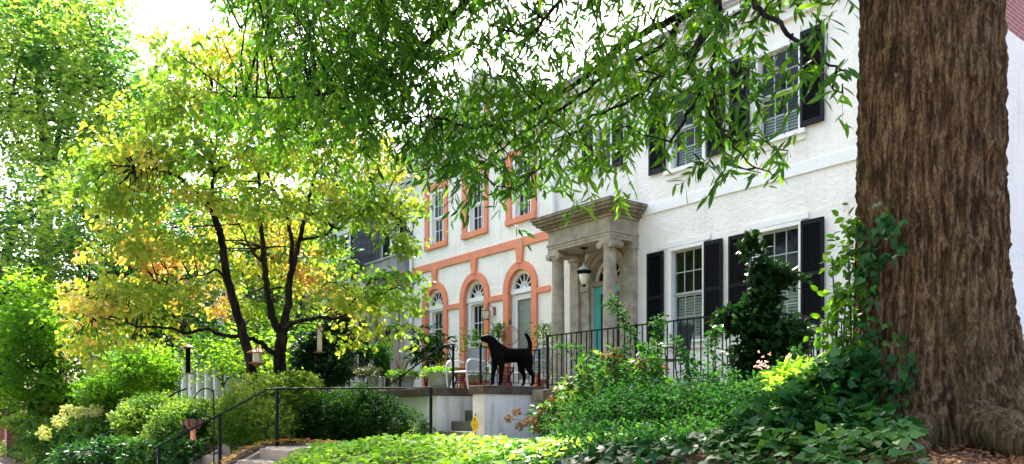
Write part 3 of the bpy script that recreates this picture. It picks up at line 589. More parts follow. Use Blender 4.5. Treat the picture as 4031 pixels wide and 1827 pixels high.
tag(MB().box(-14.2, -13.2, 5.61, 9.0, .8, 1.07).build('garden_path', 'concrete'), kind='structure')
# handrails
def handrail(label, pts, posts, r=.016):
    h = thing('handrail', label, 'handrail', 'handrails of the garden steps')
    MB().tube(pts, r, 8).build('rail', 'black_paint', h)
    for (p, zb) in posts: MB().box(p[0]-.022, p[0]+.022, p[1]-.022, p[1]+.022, zb, p[2]).build('post', 'black_paint', h)
    return h
X_ = -12.62
p4, p5, p6, p7 = XX(400, 1122, X_), XX(553, 1043, X_), XX(672, 980, X_), XX(697, 978, X_); p8 = P(1084, 976, 15.3)
h1 = handrail('long black handrail with three posts rising beside the garden steps', [XX(384, 1131, X_), p4, p5, p6, p7, p8], [(p4, .1), (p5, .45), (p7, 1.0), (p8, 1.0)])
MB().tube([(X_, p4[1]-.1+.1*math.sin(a)*(1-a/9), p4[2]-.12+.09*math.cos(a)*(1-a/9)) for a in [i*.35 for i in range(18)]], .009, 5).build('scroll', 'black_paint', h1)
X2 = -14.42
q4, q5, q6 = XX(449, 1093, X2), XX(520, 1048, X2), XX(571, 1021, X2)
handrail('short black handrail of the left steps half hidden by the azalea', [q4, q5, q6], [(q4, .5), (q6, 1.0)], .02)
X3 = -17.6
r_ = thing('baluster_handrail', 'black railing with thin balusters climbing through the shrubs on the left', 'handrail')
pts = [XX(240, 1108, X3), XX(262, 1096, X3), XX(330, 1058, X3), XX(392, 1024, X3), XX(444, 987, X3), XX(470, 978, X3)]
MB().tube(pts, .02, 6).build('rail', 'black_paint', r_)
for px in (241, 268, 290, 315, 340, 362, 384, 408, 430, 450):
    py = np.interp(px, [240, 262, 330, 392, 444, 470], [1108, 1096, 1058, 1024, 987, 978]); p = XX(px, py, X3); MB().box(p[0]-.009, p[0]+.009, p[1]-.009, p[1]+.009, p[2]-.8, p[2]).build('baluster', 'black_paint', r_)
# ------------------------------------------------------------------ dog statue
def skinobj(name, mat, parent, verts, edges, radii, sub=2, root=0):
    me = bpy.data.meshes.new(name); me.from_pydata(verts, edges, []); o = bpy.data.objects.new(name, me); COL.objects.link(o)
    me.materials.append(MATS[mat]); o.modifiers.new('skin', 'SKIN')
    if not me.skin_vertices: me.attributes.new('skin', 'FLOAT', 'POINT')
    for i, r in enumerate(radii):
        sv_ = me.skin_vertices[0].data[i]; rr = r if hasattr(r, '__len__') else (r, r); sv_.radius = rr; sv_.use_root = i == root
    s = o.modifiers.new('sub', 'SUBSURF'); s.levels = s.render_levels = sub
    if parent: o.parent = parent
    return o
def bmskin(name, mat, parent, chains, sub=2):
    import bmesh
    bm = bmesh.new(); lay = bm.verts.layers.skin.verify(); names = {}
    first = True
    for ch in chains:
        prev = None
        for key, co, r in ch:
            if key in names: v = names[key]
            else:
                v = bm.verts.new(co); names[key] = v; v[lay].radius = r if hasattr(r, '__len__') else (r, r); v[lay].use_root = first; first = False
            if prev is not None and bm.edges.get((prev, v)) is None: bm.edges.new((prev, v))
            prev = v
    me = bpy.data.meshes.new(name); bm.to_mesh(me); bm.free(); me.materials.append(MATS[mat]); o = bpy.data.objects.new(name, me); COL.objects.link(o)
    k = o.modifiers.new('skin', 'SKIN'); k.use_smooth_shade = True; s = o.modifiers.new('sub', 'SUBSURF'); s.levels = s.render_levels = sub
    if parent: o.parent = parent
    return o
dg = thing('dog_statue', 'life-size black dog statue with raised tail standing on the steps wall', 'statue', None, (-13.28, 9.56, Z(CT)))
def D(f, h, x=0): return (x, 1.42-f, h)
ch = [[('hip', D(.20, .68), (.14, .18)), ('mid', D(.52, .665), (.14, .165)), ('che', D(.88, .65), (.14, .20)), ('nec', D(1.02, .82), (.11, .15)), ('nk2', D(1.12, .94), (.09, .12)), ('hea', D(1.20, 1.0), (.095, .115)), ('mu1', D(1.30, .985), (.06, .075)), ('mu2', D(1.41, .98), (.045, .065))],
      [('hip', 0, 0), ('ta1', D(.09, .80), .065), ('ta2', D(.06, .93), .055), ('ta3', D(.11, 1.06), .048), ('ta4', D(.21, 1.17), .035)]]
for s in (-1, 1):
    o_ = s*.09; k = str(s); fo = .0 if s > 0 else .07
    ch.append([('che', 0, 0), ('sh'+k, D(.93+fo*.3, .52, o_), .09), ('el'+k, D(.92+fo, .36, o_), .062), ('wr'+k, D(.95+fo, .16, o_), .045), ('fp'+k, D(.955+fo, .035, o_), .04), ('ft'+k, D(1.02+fo, .03, o_), .026)])
    b = .0 if s > 0 else .10
    ch.append([('hip', 0, 0), ('th'+k, D(.18+b*.3, .52, o_), .12), ('kn'+k, D(.18+b*.7, .38, o_), .08), ('ho'+k, D(.05+b, .24, o_), .045), ('hp'+k, D(.07+b, .05, o_), .03), ('ht'+k, D(.14+b, .03, o_), .026)])
bmskin('body', 'dog_black', dg, ch)
for s in (-1, 1): bmskin('ear', 'dog_black', dg, [[('a', D(1.17, 1.05, s*.07), .02), ('b', D(1.19, .98, s*.10), (.035, .012)), ('c', D(1.21, .90, s*.095), (.022, .01))]], 2)
# ------------------------------------------------------------------ furniture
def shell_chair(name, label, loc, rz, mat, group='metal lawn chairs'):
    c = thing(name, label, 'chair', group, loc, rz)          # faces local -Y
    b = MB(); n = 10; W = .27
    def bend(i, j): # back surface
        x = -W+2*W*i/n; k = j/n; return (x*(1-.12*k), .22+.10*k+.03*(x/W)**2*-1, .38+.52*k)
    vs = [bend(i, j) for j in range(n+1) for i in range(n+1)]; fs = []
    for j in range(n):
        for i in range(n):
            if 1 < i < n-2 and 1 < j < n-1 and (i+j) % 2 == 0 and False: continue
            fs.append((j*(n+1)+i, j*(n+1)+i+1, (j+1)*(n+1)+i+1, (j+1)*(n+1)+i))
    b.add(vs, fs); b.add([(x, y+.012, z) for x, y, z in vs], [f[::-1] for f in fs])
    b.tube([bend(0, j) for j in range(n+1)]+[bend(i, n) for i in range(1, n)]+[bend(n, n-j) for j in range(n+1)], .014, 6)
    for j in range(2, n-1):
        for i in range(2, n-1):
            p = bend(i, j); b.box(p[0]-.011, p[0]+.011, p[1]-.004, p[1]-.001, p[2]-.011, p[2]+.011)
    b.build('backrest', mat, c, False)
    MB().box(-.26, .26, -.26, .21, .36, .385).tube([(-.26, -.27, .365), (.26, -.27, .365)], .02, 8).build('seat', 'metal_white', c, bevel=.01)
    for s in (-1, 1):
        MB().tube(smoothpath([(s*.31, .20, .60), (s*.31, 0, .62), (s*.31, -.22, .60), (s*.31, -.30, .48), (s*.31, -.28, .2), (s*.31, -.24, .02), (s*.31, -.1, .015), (s*.31, .28, .015)], 5), .017, 7).build('leg', 'metal_white', c)
    return c
FL = Z(.55)
shell_chair('metal_chair', 'grey perforated metal armchair behind the front legs of the dog statue', (-14.75, 10.25, FL), R(8), 'metal_grey').scale = (1.1, 1.1, 1.1)
shell_chair('metal_chair', 'grey perforated metal armchair behind the dog statue tail', (-14.05, 11.6, FL), R(0), 'metal_grey').scale = (1.1, 1.1, 1.1)
shell_chair('metal_chair', 'white perforated metal chair by the neighbour house left of the planters', (-20.6, 10.5, FL), R(-25), 'metal_white')
def drum(label, loc):
    s = thing('wire_stool', label, 'stool', 'red wire stools', loc)
    t = MB(); n = 14
    for i in range(n):
        a = 2*math.pi*i/n; t.tube([(.2*math.cos(a), .2*math.sin(a), .48), (.09*math.cos(a+.7), .09*math.sin(a+.7), .24), (.2*math.cos(a+1.4), .2*math.sin(a+1.4), .0)], .012, 5)
    t.build('frame', 'red_metal', s); MB().lathe([(.20, 0), (.215, .005), (.215, .02), (.20, .025)], (0, 0, .475), 20).build('top', 'red_metal', s)
drum('red wire stool seen between the legs of the dog statue', (-13.95, 10.75, FL)); drum('red wire stool beside the right-hand grey planter', (-15.25, 10.4, FL+.03))
def planter(label, loc, r=.34):
    p = thing('planter', label, 'planter', 'grey planters on the coping', loc)
    MB().lathe([(r*.62, 0), (r*.66, .05), (r*.74, .10), (r*.72, .11), (r*.76, .13), (r*.74, .14), (r*.86, .28), (r*.98, .30), (r*1.0, .36), (r*.98, .38), (r*.9, .385), (r*.88, .34)], (0, 0, 0), 32).build('pot', 'pot_grey', p, True)
    MB().lathe([(r*.86, .33), (.01, .345)], (0, 0, 0), 16).build('earth', 'soil', p)
    n = 330; a = rng.random(n)*6.28; q = np.sqrt(rng.random(n))*r*1.02
    A_ = np.stack([q*np.cos(a), q*np.sin(a), .36+rng.random(n)*.10], 1); T = nrm(np.stack([np.cos(a)*.7, np.sin(a)*.7, rng.uniform(-.2, .9, n)], 1)); L = rng.uniform(.08, .2, n)
    ps, d, nn, sz, tw = sprays(A_, T, L, 6, .05, 1, .6, .2); leaves('trailing_foliage', 'leaf_bright', p, ps, d, nn, sz, OVATE, rng.random(len(ps)))
    n = 16; a = rng.random(n)*6.28; T = nrm(np.stack([np.cos(a)*.45, np.sin(a)*.45, np.ones(n)], 1)); leaves('spiky_leaf', 'leaf_red', p, np.tile([[0, 0, .36]], (n, 1))+T*.02, T, rng.normal(size=(n, 3)), rng.uniform(.3, .55, n), BLADE, rng.random(n))
    return p
pA = planter('grey planter with trailing greenery and red spikes beside the scrolled rail post', (-15.46, 9.98, Z(CT)), .35)
pB_ = planter('grey planter under the tall willowy plant near the downspout', (-17.15, 9.95, Z(CT)), .35)
# willowy tall plant
n = 70; st = MB()
tp = thing('willowy_plant', 'tall plant with drooping narrow leaves rising behind the left planter', 'plant', None, (-17.0, 10.55, Z(.5)))
ends = []
for i in range(9):
    a = random.random()*6.28; h = random.uniform(.9, 1.75); e = (.45*math.cos(a)*h/1.5, .45*math.sin(a)*h/1.5, h); limb(st, [(0, 0, 0), (e[0]*.3, e[1]*.3, h*.6), e], .012, .005, 5); ends.append(e)
st.build('stem', 'bark_grey', tp)
E_ = np.array(ends); A_ = np.repeat(E_, 12, 0)+rng.normal(size=(108, 3))*np.array([.14, .14, .16]); T = nrm(rng.normal(size=(108, 3))*np.array([1, 1, .4])+np.array([0, 0, .3]))
ps, d, nn, sz, tw = sprays(A_, T, np.full(108, .16), 9, .19, .9, .3, .75); leaves('foliage', 'leaf_hedge', tp, ps, d, nn, sz, LANCE, rng.random(len(ps))*.9)
# wall lantern, hanging lantern
wl = thing('wall_lantern', 'copper-roofed glass lantern on the wall above the house number', 'lantern'); p = FX(1239, 805, Y0); x, z = p[0]-.05, p[2]; y = Y0-.17
m = MB(); m.box(x+.12, x+.2, Y0-.03, Y0-.001, z+.1, z+.32); m.tube([(x+.16, Y0-.03, z+.2), (x+.14, Y0-.08, z+.33), (x+.05, y, z+.40), (x, y, z+.34)], .012, 6); m.lathe([(.11, .22), (.12, .235), (.06, .29), (.055, .30), (.02, .34), (.015, .38)], (x, y, z), 6); m.lathe([(.075, 0), (.08, .012)], (x, y, z), 6)
for k in range(6): a = k*math.pi/3; m.tube([(x+.075*math.cos(a), y+.075*math.sin(a), z+.01), (x+.105*math.cos(a), y+.105*math.sin(a), z+.225)], .006, 4)
m.build('frame', 'copper', wl); MB().lathe([(.066, .012), (.096, .22)], (x, y, z), 6).build('lantern_glass', 'frosted', wl)
hl = thing('hanging_lantern', 'cream glass lantern hanging on a chain under the stone portico', 'lantern'); x, y = -12.23, 11.55; zb = Z(2.72)
m = MB(); m.lathe([(.10, .83), (.10, .835), (.03, .80)][::-1], (x, y, zb), 16)
for k in range(10): m.tube([(x+.012*(k % 2), y+.012*((k+1) % 2), zb+.50+k*.032), (x-.012*(k % 2), y-.012*((k+1) % 2), zb+.54+k*.032)], .007, 5)
m.build('chain', 'black_paint', hl); m = MB().lathe([(.02, .0), (.03, .02), (.045, .05)], (x, y, zb), 12); m.build('finial', 'black_paint', hl); m = MB(); m.lathe([(.12, .27), (.155, .30), (.165, .335), (.15, .35)], (x, y, zb), 20); m.build('metalwork', 'black_paint', hl)
MB().lathe([(.04, .05), (.07, .09), (.10, .17), (.12, .27)], (x, y, zb), 20).build('lamp_shade', 'frosted', hl, True); MB().lathe([(.145, .35), (.11, .40), (.05, .44), (.02, .47), (.015, .5)], (x, y, zb), 20).build('lamp_top', 'pot_grey', hl, True)
# patio chairs on the white terrace
def patio(label, loc, rz):
    c = thing('patio_chair', label, 'chair', 'black patio chairs', loc, rz)
    for s in (-1, 1):
        MB().tube(smoothpath([(s*.25, .24, 1.0), (s*.25, .16, .42), (s*.25, .22, 0)], 4), .012, 6).build('leg', 'black_paint', c)
        MB().tube(smoothpath([(s*.27, .2, .64), (s*.27, .0, .61), (s*.27, -.18, .66), (s*.27, -.27, .62), (s*.27, -.24, .4), (s*.27, -.27, 0)], 4), .012, 6).build('armrest', 'black_paint', c)
    b = MB(); b.add([(-.24, .245, .98), (.24, .245, .98), (.24, .17, .46), (-.24, .17, .46)], [(0, 1, 2, 3)]); b.tube([(-.24, .25, 1.0), (.24, .25, 1.0)], .012, 6); b.build('backrest', 'teal_black', c)
    MB().box(-.24, .24, -.24, .18, .42, .435).tube([(-.25, -.25, .16), (.25, -.25, .16)], .01, 5).build('seat', 'teal_black', c)
patio('black metal patio chair seen through the terrace railing left of the evergreen', (-8.35, 9.85, Z(.44)), R(-75)); patio('black metal patio chair mostly hidden right of the evergreen', (-6.75, 11.0, Z(.44)), R(180))
# white bench behind
bn = thing('white_bench', 'white slatted bench against the orange-trimmed wall', 'bench'); m = MB()
for i in range(4): m.box(-16.3, -15.5, 11.78+i*.012, 11.80+i*.012, FL+.50+i*.08, FL+.565+i*.08)
m.box(-16.3, -15.5, 11.3, 11.76, FL+.42, FL+.45); m.build('seat', 'metal_white', bn)
for x in (-16.28, -15.56): MB().box(x, x+.05, 11.32, 11.78, FL, FL+.419).build('leg', 'metal_white', bn)
# terracotta pots with vines on the orange terrace
def vinepot(label, x, y, h, w_=.18):
    v = thing('potted_vine', label, 'plant', 'potted vines on the terrace', (x, y, FL))
    MB().lathe([(.10, 0), (.14, .2), (.16, .2), (.16, .25), (.13, .25)], (0, 0, 0), 18).build('pot', 'terracotta', v)
    s = MB(); s.tube([(0, 0, .2), (.02, 0, h*.5), (-.02, .01, h)], .007, 5); s.build('stem', 'bark_grey', v)
    n = int(80*h); A_ = np.stack([rng.normal(size=n)*w_*.5, rng.normal(size=n)*w_*.5, rng.uniform(.25, h, n)], 1); A_[:n//2, 2] = h-rng.random(n//2)*.45; T = nrm(rng.normal(size=(n, 3)))
    ps, d, nn, sz, tw = sprays(A_, T, np.full(n, .12), 5, .06); leaves('foliage', 'leaf_bright', v, ps, d, nn, sz, OVATE, rng.random(len(ps))*.7)
vinepot('leafy vine in a pot climbing in front of the middle arched window', -15.55, 11.0, 1.5, .3); vinepot('thin vine in a pot left of the orange house door', -15.75, 11.9, 1.75); vinepot('bushy potted vine between the orange door arch and the stone column', -13.75, 11.7, 1.55, .25)
vinepot('low orange-green potted plant behind the dog statue head', -15.1, 10.95, .75, .3)
# wire globe ornament with bird
og = thing('globe_ornament', 'wire globe plant hanger with a small bird on top before the door', 'ornament', None, (-14.55, 11.35, FL)); m = MB()
m.tube([(0, 0, 0), (0, 0, 1.1)], .012, 6)
for k in range(6):
    a = k*math.pi/6; m.tube([(.22*math.cos(a)*math.sin(b), .22*math.sin(a)*math.sin(b), 1.3+.22*math.cos(b)) for b in [i*2*math.pi/20 for i in range(21)]], .005, 4)
m.build('stand', 'copper', og); bmskin('bird', 'coir', og, [[('a', (0, 0, 1.55), .03), ('b', (0, 0, 1.61), .045), ('c', (0, -.01, 1.68), .032), ('d', (0, -.03, 1.69), .012)]])
# security sign
sg = thing('yard_sign', 'yellow diamond-shaped warning sign with a black arrow on a stake against the white pier', 'sign', None); p = FX(1193.5, 1068, 9.45); x, y, z = p
hw, hh = .15, .17; x += .02
MB().prism([(x-hw, z), (x-hw*.2, z-hh), (x+hw*.2, z-hh), (x+hw, z), (x+hw*.2, z+hh), (x-hw*.2, z+hh)][::-1], y-.006, y+.006).build('sign_panel', 'yellow_sign', sg, bevel=.002)
MB().box(x-.012, x+.012, y+.007, y+.02, z-.45, z+hh+.06).build('stake', 'black_paint', sg)
m = MB(); yk = y-.009; k = y-.0065
m.prism([(x-.03, z+.10), (x+.03, z+.10), (x, z+.145)], yk, k); m.box(x-.012, x+.012, yk, k, z+.07, z+.099)
for i, ww in enumerate((.05, .035, .075, .09, .06, .03)): m.box(x-ww, x+ww, yk, k, z+.045-i*.027, z+.053-i*.027)
m.ring(x, z-.01, .108, .112, 0, 2*math.pi, yk+.001, k, 8); m.build('print', 'black_paint', sg)

# ------------------------------------------------------------------ neighbour house with grey portico
nh = thing('dark_shuttered_house', 'white house with dark shutters, grey portico and black tarp beyond the downspout', 'house')
NX0, NX1 = -27.2, -20.25
wn = [(-24.95, -24.15), (-21.35, -20.75)]
holes = [(-25.3, -24.3, Z(4.5), Z(6.3)), (-21.55, -20.95, Z(4.9), Z(5.9)), (-24.6, -23.7, Z(1.2), Z(3.1)), (-22.1, -21.2, Z(.6), Z(2.7))]
m = MB(); wallholes(m, NX0, NX1, Z(-.6), Z(7.0), Y0, .22, holes); m.box(NX0, NX0+.2, Y0+.23, Y0+8, Z(-.6), Z(7)); m.build('wall', 'stucco', nh)
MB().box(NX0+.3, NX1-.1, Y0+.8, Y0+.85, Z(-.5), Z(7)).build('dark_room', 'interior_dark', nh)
window(nh, -25.23, -24.37, Z(4.55), Z(6.2), Y0, sash='white_trim', casing=.07); window(nh, -21.5, -21.0, Z(4.92), Z(5.85), Y0, sash='white_trim', cols=2, casing=.05); window(nh, -24.53, -23.77, Z(1.22), Z(3.02), Y0, sash='white_trim', casing=.07)
for a, b, c, d in ((-25.75, -25.38, 4.5, 6.3), (-24.2, -23.8, 4.5, 6.3), (-21.95, -21.62, 4.9, 5.9), (-20.9, -20.6, 4.9, 5.9), (-25.05, -24.68, 1.2, 3.1), (-23.62, -23.2, 1.2, 3.1), (-23.1, -22.7, .9, 2.9)): shutter(nh, a, b, Z(c), Z(d), Y0, 'teal_black')
MB().box(-22.08, -21.22, Y0+.1, Y0+.15, Z(.62), Z(2.68)).build('door', 'teal_black', nh)
m = MB(); n = 24
vs = []
for i in range(n+1):
    for j in range(n+1):
        x = -23.8+1.7*i/n; z = Z(4.75)+1.75*j/n; vs.append((x+.02*math.sin(j*1.3), Y0-.15-.05*math.sin(i*1.7)-.03*math.sin(i*3.1+j*.6), z+(.12*math.sin(i*.9) if j == 0 else 0)))
m.add(vs, [(i*(n+1)+j, (i+1)*(n+1)+j, (i+1)*(n+1)+j+1, i*(n+1)+j+1) for i in range(n) for j in range(n)]); tp_ = m.build('black_tarp', 'tarp', None, True)
tag(tp_, 'black plastic tarp hanging on the wall above the neighbour grey portico', 'tarp')
m = MB()
for (z0, z1, e) in ((4.0, 4.1, -.05), (4.1, 4.18, .0), (4.18, 4.24, .1), (4.24, 4.28, .14), (4.28, 4.70, 0), (4.70, 4.76, .04)): m.box(-22.35-e, -20.40+min(e, .1), 11.65-e, Y0-.003, Z(z0), Z(z1)-.0005)
npo = m.build('portico', 'grey_stone', nh, bevel=.005)
for x in (-22.15, -20.75): MB().lathe([(.2, 0), (.2, .08), (.16, .14), (.155, .2), (.15, 1.5), (.135, 3.28), (.18, 3.33), (.18, 3.42)], (x, 11.8, Z(.57)), 22).build('column', 'limestone', npo, True)
m = MB(); m.box(NX0, NX1, Y0-.4, Y0+.02, Z(7.22), Z(7.36)); m.box(NX0, NX1, Y0-.12, Y0-.001, Z(6.9), Z(7.219)); dentils(m, NX0, NX1, Y0-.26, Y0-.12, Z(7.05), Z(7.2)); m.build('cornice', 'white_trim', nh)
MB().prism([(Y0-.42, Z(7.37)), (Y0+1.0, Z(9.3)), (Y0+8.5, Z(9.4)), (Y0+8.5, Z(7.3)), (Y0-.42, Z(7.30))], NX0, NX1, 'x').build('roof', 'slate', nh)
for i, c in enumerate('24'):
    p = FX(949+i*7, 834-i*4, 11.6); textmesh(c, .2, 'house_number', 'black_paint', nh, (p[0], 11.63, p[2]), (R(90), 0, 0))
# terrace of the neighbours
nt_ = thing('neighbour_terrace', 'low terrace with stone coping before the dark-shuttered house', 'terrace'); MB().box(-27.2, -19.75, 9.8, Y0-.01, Z(-.6), Z(.5)).build('base_wall', 'stucco_smooth', nt_); MB().box(-27.2, -19.75, 9.75, Y0-.01, Z(.501), Z(.56)).build('coping', 'cap_stone', nt_)
railing('black iron railing beside the white chair near the dark evergreen shrub', [((-26.0, 9.9, 0), (-20.0, 9.9, 0))], Z(.56), .75, .14)
# farther houses
def farhouse(name, label, x0, x1, mat, cols, zr=7.2):
    h = thing(name, label, 'house', None); hs = []
    W = x1-x0
    for k in range(3 if W > 4 else 1):
        a = x0+W*(k+.25)/3; hs += [(a, a+.9, Z(4.4), Z(6.2)), (a, a+.9, Z(1.1), Z(3.0))]
    m = MB(); wallholes(m, x0, x1, Z(-.6), Z(zr-.2), Y0, .22, hs); m.box(x0, x0+.2, Y0+.23, Y0+8, Z(-.6), Z(zr-.2)); m.box(x1-.2, x1, Y0+.23, Y0+8, Z(-.6), Z(zr-.2)); m.build('wall', mat, h)
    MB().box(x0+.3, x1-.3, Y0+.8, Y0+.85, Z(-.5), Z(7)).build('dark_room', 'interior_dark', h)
    for a, b, c, d in hs: window(h, a+.06, b-.06, c+.02, d-.07, Y0, sash='white_trim', casing=.06, cols=2)
    MB().box(x0, x1, Y0-.4, Y0+.02, Z(zr-.2), Z(zr)).build('cornice', 'white_trim', h)
    MB().prism([(Y0-.42, Z(zr)), (Y0+1.2, Z(zr+2)), (Y0+8.5, Z(zr+2.1)), (Y0+8.5, Z(zr-.05)), (Y0-.42, Z(zr-.05))], x0, x1, 'x').build('roof', 'slate', h)
    if cols:
        m = MB(); m.box(x0+.2, x1-.2, 9.9, Y0-.01, Z(3.5), Z(3.9)); m.box(x0+.1, x1-.1, 9.75, Y0-.01, Z(3.901), Z(4.02)); pr = m.build('porch_roof', 'white_trim', h); MB().box(x0+.2, x1-.2, 9.8, Y0-.01, Z(-.5), Z(.5)).build('porch_floor', 'brick', h)
        for k in range(cols): x = x0+.5+(W-1)*k/(cols-1); MB().lathe([(.24, 0), (.24, .1), (.19, .16), (.185, 1.6), (.16, 2.85), (.22, 2.9), (.22, 3.0)], (x, 10.15, Z(.5)), 20).build('column', 'white_trim', h, True)
farhouse('brick_house', 'red brick house behind the tall ivy-covered shrub and dogwood trunks', -30.45, -27.25, 'brick', 0)
farhouse('columned_house', 'brick house with white porch columns behind the hook and feeders', -39.5, -30.5, 'brick', 8)
farhouse('pale_house', 'distant pale house with white porch columns at far left', -50.0, -39.55, 'stucco', 6)
farhouse('gabled_house', 'far brick house with a white gable showing between left trees', -60.0, -50.05, 'brick', 4)
# brick pillars at the far sidewalk
def pillar(label, px, t):
    b = thing('brick_pillar', label, 'pillar', 'brick pillars by the sidewalk', tuple(P(px, 1150, t)[:2])+(0,))
    MB().box(-.28, .28, -.28, .28, 0, 1.26).build('shaft', 'brick', b); MB().box(-.34, .34, -.34, .34, 1.261, 1.36).build('cap', 'dark_stone', b, bevel=.02)
pillar('red brick gate pillar nearer of the two at the bottom left', 38, 27.5); pillar('red brick gate pillar farther of the two at the bottom left', 12, 30)
bw = thing('brick_wall', 'low brick wall running from the gate pillar along the sidewalk', 'wall'); MB().box(-46, -36.2, 3.1, 3.4, 0, 1.05).build('masonry', 'brick', bw)
# feeders and hook
hk = thing('shepherd_hook', 'tall black garden hook with a curved top among the shrubs', 'hook'); b0 = P(538, 1060, 12.6)
pt_ = [P(538, 1150, 12.6), P(538, 1000, 12.6), P(535, 985, 12.6), P(522, 978, 12.6), P(508, 980, 12.6), P(496, 990, 12.6), P(488, 1003, 12.6)]; pt_[0][2] = hgt(*b0[:2])-.1
MB().tube(smoothpath([tuple(q) for q in pt_], 5), .011, 6).build('pole', 'black_paint', hk)
c = P(488, 1062, 12.6); hb = thing('hanging_basket', 'coir-lined wire basket with a small plant on the black garden hook', 'basket'); 
m = MB(); m.lathe([(.02, -.13), (.10, -.11), (.155, -.02), (.165, .05)], tuple(c), 20); m.build('liner', 'coir', hb, True)
m = MB()
for k in range(8): a = k*math.pi/4; m.tube([(c[0]+.17*math.cos(a), c[1]+.17*math.sin(a), c[2]+.05), (c[0]+.16*math.cos(a), c[1]+.16*math.sin(a), c[2]-.03), (c[0]+.1*math.cos(a), c[1]+.1*math.sin(a), c[2]-.12), (c[0], c[1], c[2]-.14)], .006, 4)
for k in range(3): a = k*2.1; m.tube([(c[0]+.17*math.cos(a), c[1]+.17*math.sin(a), c[2]+.05), tuple(P(488, 1003, 12.6))], .003, 3)
m.build('wire', 'black_paint', hb)
n = 60; A_ = c+np.stack([rng.normal(size=n)*.07, rng.normal(size=n)*.07, rng.uniform(.03, .12, n)], 1); ps, d, nn, sz, tw = sprays(A_, nrm(rng.normal(size=(n, 3))+[0, 0, .8]), np.full(n, .1), 4, .05); leaves('foliage', 'leaf_hedge', hb, ps, d, nn, sz, OVATE, rng.random(len(ps)))
c = P(486, 1092, 12.6); tt = thing('terracotta_tile', 'small square terracotta plaque below the hanging basket', 'ornament'); MB().box(c[0]-.09, c[0]+.09, c[1]-.02, c[1]+.02, c[2]-.1, c[2]+.1).build('plaque', 'terracotta', tt, bevel=.01)
MB().tube([(c[0], c[1], c[2]-.1), (c[0], c[1], float(hgt(c[0], c[1]))-.05)], .008, 5).build('stake', 'black_paint', tt)
def feeder(label, px, py, t, kind):
    c = P(px, py, t); f = thing('bird_feeder', label, 'bird feeder', 'bird feeders', tuple(c))
    if kind == 'house':
        MB().lathe([(.19, .10), (.18, .115), (.07, .18), (.03, .21), (.015, .26)], (0, 0, 0), 18).build('roof', 'copper', f); MB().lathe([(.085, -.08), (.085, .10)], (0, 0, 0), 6).build('seed_box', 'seed', f); MB().lathe([(.02, -.16), (.12, -.10), (.15, -.09), (.15, -.08)], (0, 0, 0), 18).build('tray', 'copper', f); top = .26
    else:
        k = 'dog_black' if kind == 'dark' else 'seed'
        MB().lathe([(.045, -.25), (.045, .22)], (0, 0, 0), 12).build('tube', k, f); MB().lathe([(.13, .22), (.11, .25), (.04, .28), (.02, .30)], (0, 0, 0), 18).build('roof', 'copper', f) if kind == 'dark' else MB().lathe([(.05, .22), (.05, .25), (.02, .28)], (0, 0, 0), 12).build('roof', 'copper', f)
        MB().lathe([(.11, -.265), (.12, -.25)], (0, 0, 0), 18).build('tray', 'copper', f); top = .3
    MB().tube([(0, 0, top), (0, 0, top+.35)], .004, 4).build('hanger', 'black_paint', f)
feeder('copper-roofed lantern-shaped bird feeder between the two dogwood trunks', 647, 902, 14.6, 'house'); feeder('dark tube bird feeder with a copper lid under the left dogwood limb', 473, 906, 14.8, 'dark'); feeder('pale tube bird feeder in front of the dark shrub', 804, 853, 15.2, 'pale')

# ------------------------------------------------------------------ plants
def blobs(specs, n, shell=.5):
    """specs (cx,cy,cz,rx,ry,rz) world; returns points and outward directions"""
    w_ = np.array([s[3]*s[4]+s[3]*s[5]+s[4]*s[5] for s in specs]); idx = rng.choice(len(specs), n, p=w_/w_.sum()); sp_ = np.array(specs)[idx]
    d = nrm(rng.normal(size=(n, 3))); r = (shell+(1-shell)*rng.random(n))[:, None]; pos = sp_[:, :3]+d*r*sp_[:, 3:]
    return pos, d
def bush(name, label, cat, specs, mat, n, m, ls, tpl=OVAL4, L=.14, up=.5, droop=.2, hang=.1, shell=.55, bark='bark_grey', group=None, stems=14, twigr=.002, lup=.5, rbias=0, kind=None, cn=.8, spread=.8):
    t = thing(name, label, cat, group)
    pos, d = blobs(specs, n, shell); g_ = hgt(pos[:, 0], pos[:, 1]); ok = pos[:, 2] > g_+.03; pos = pos[ok]; d = d[ok]; N = len(pos)
    T = nrm(d+rng.normal(size=(N, 3))*.5+np.array([0, 0, up])); LL = rng.uniform(.6, 1.3, N)*L
    ps, dd, nn, sz, tw = sprays(pos-T*(LL*.6)[:, None], T, LL, m, ls, spread, droop, hang, lup=lup)
    rn = np.clip(.45+.28*fnoise(ps, cn, 3)+rng.normal(size=len(ps))*.16+rbias, 0, 1)
    leaves('foliage', mat, t, ps, dd, nn, sz, tpl, rn)
    if twigr: twigmesh('twigs', bark, t, *tw, twigr)
    mb = MB()
    for i in range(stems):
        s = specs[i % len(specs)]; a = random.random()*6.28; bx, by = s[0]+.15*math.cos(a)*s[3], s[1]+.15*math.sin(a)*s[4]; z0 = float(hgt(bx, by))
        e = (s[0]+.7*s[3]*math.cos(a), s[1]+.7*s[4]*math.sin(a), s[2]+s[5]*random.uniform(-.1, .6)); limb(mb, [(bx, by, z0-.05), ((bx+e[0])/2, (by+e[1])/2, (z0*.4+e[2]*.6)), e], .012, .004, 5)
    if stems: mb.build('stem', bark, t)
    return t
def PB(px, py, t, rx, rz, ry=None): c = P(px, py, t); return (c[0], c[1], c[2], rx, ry or rx, rz)

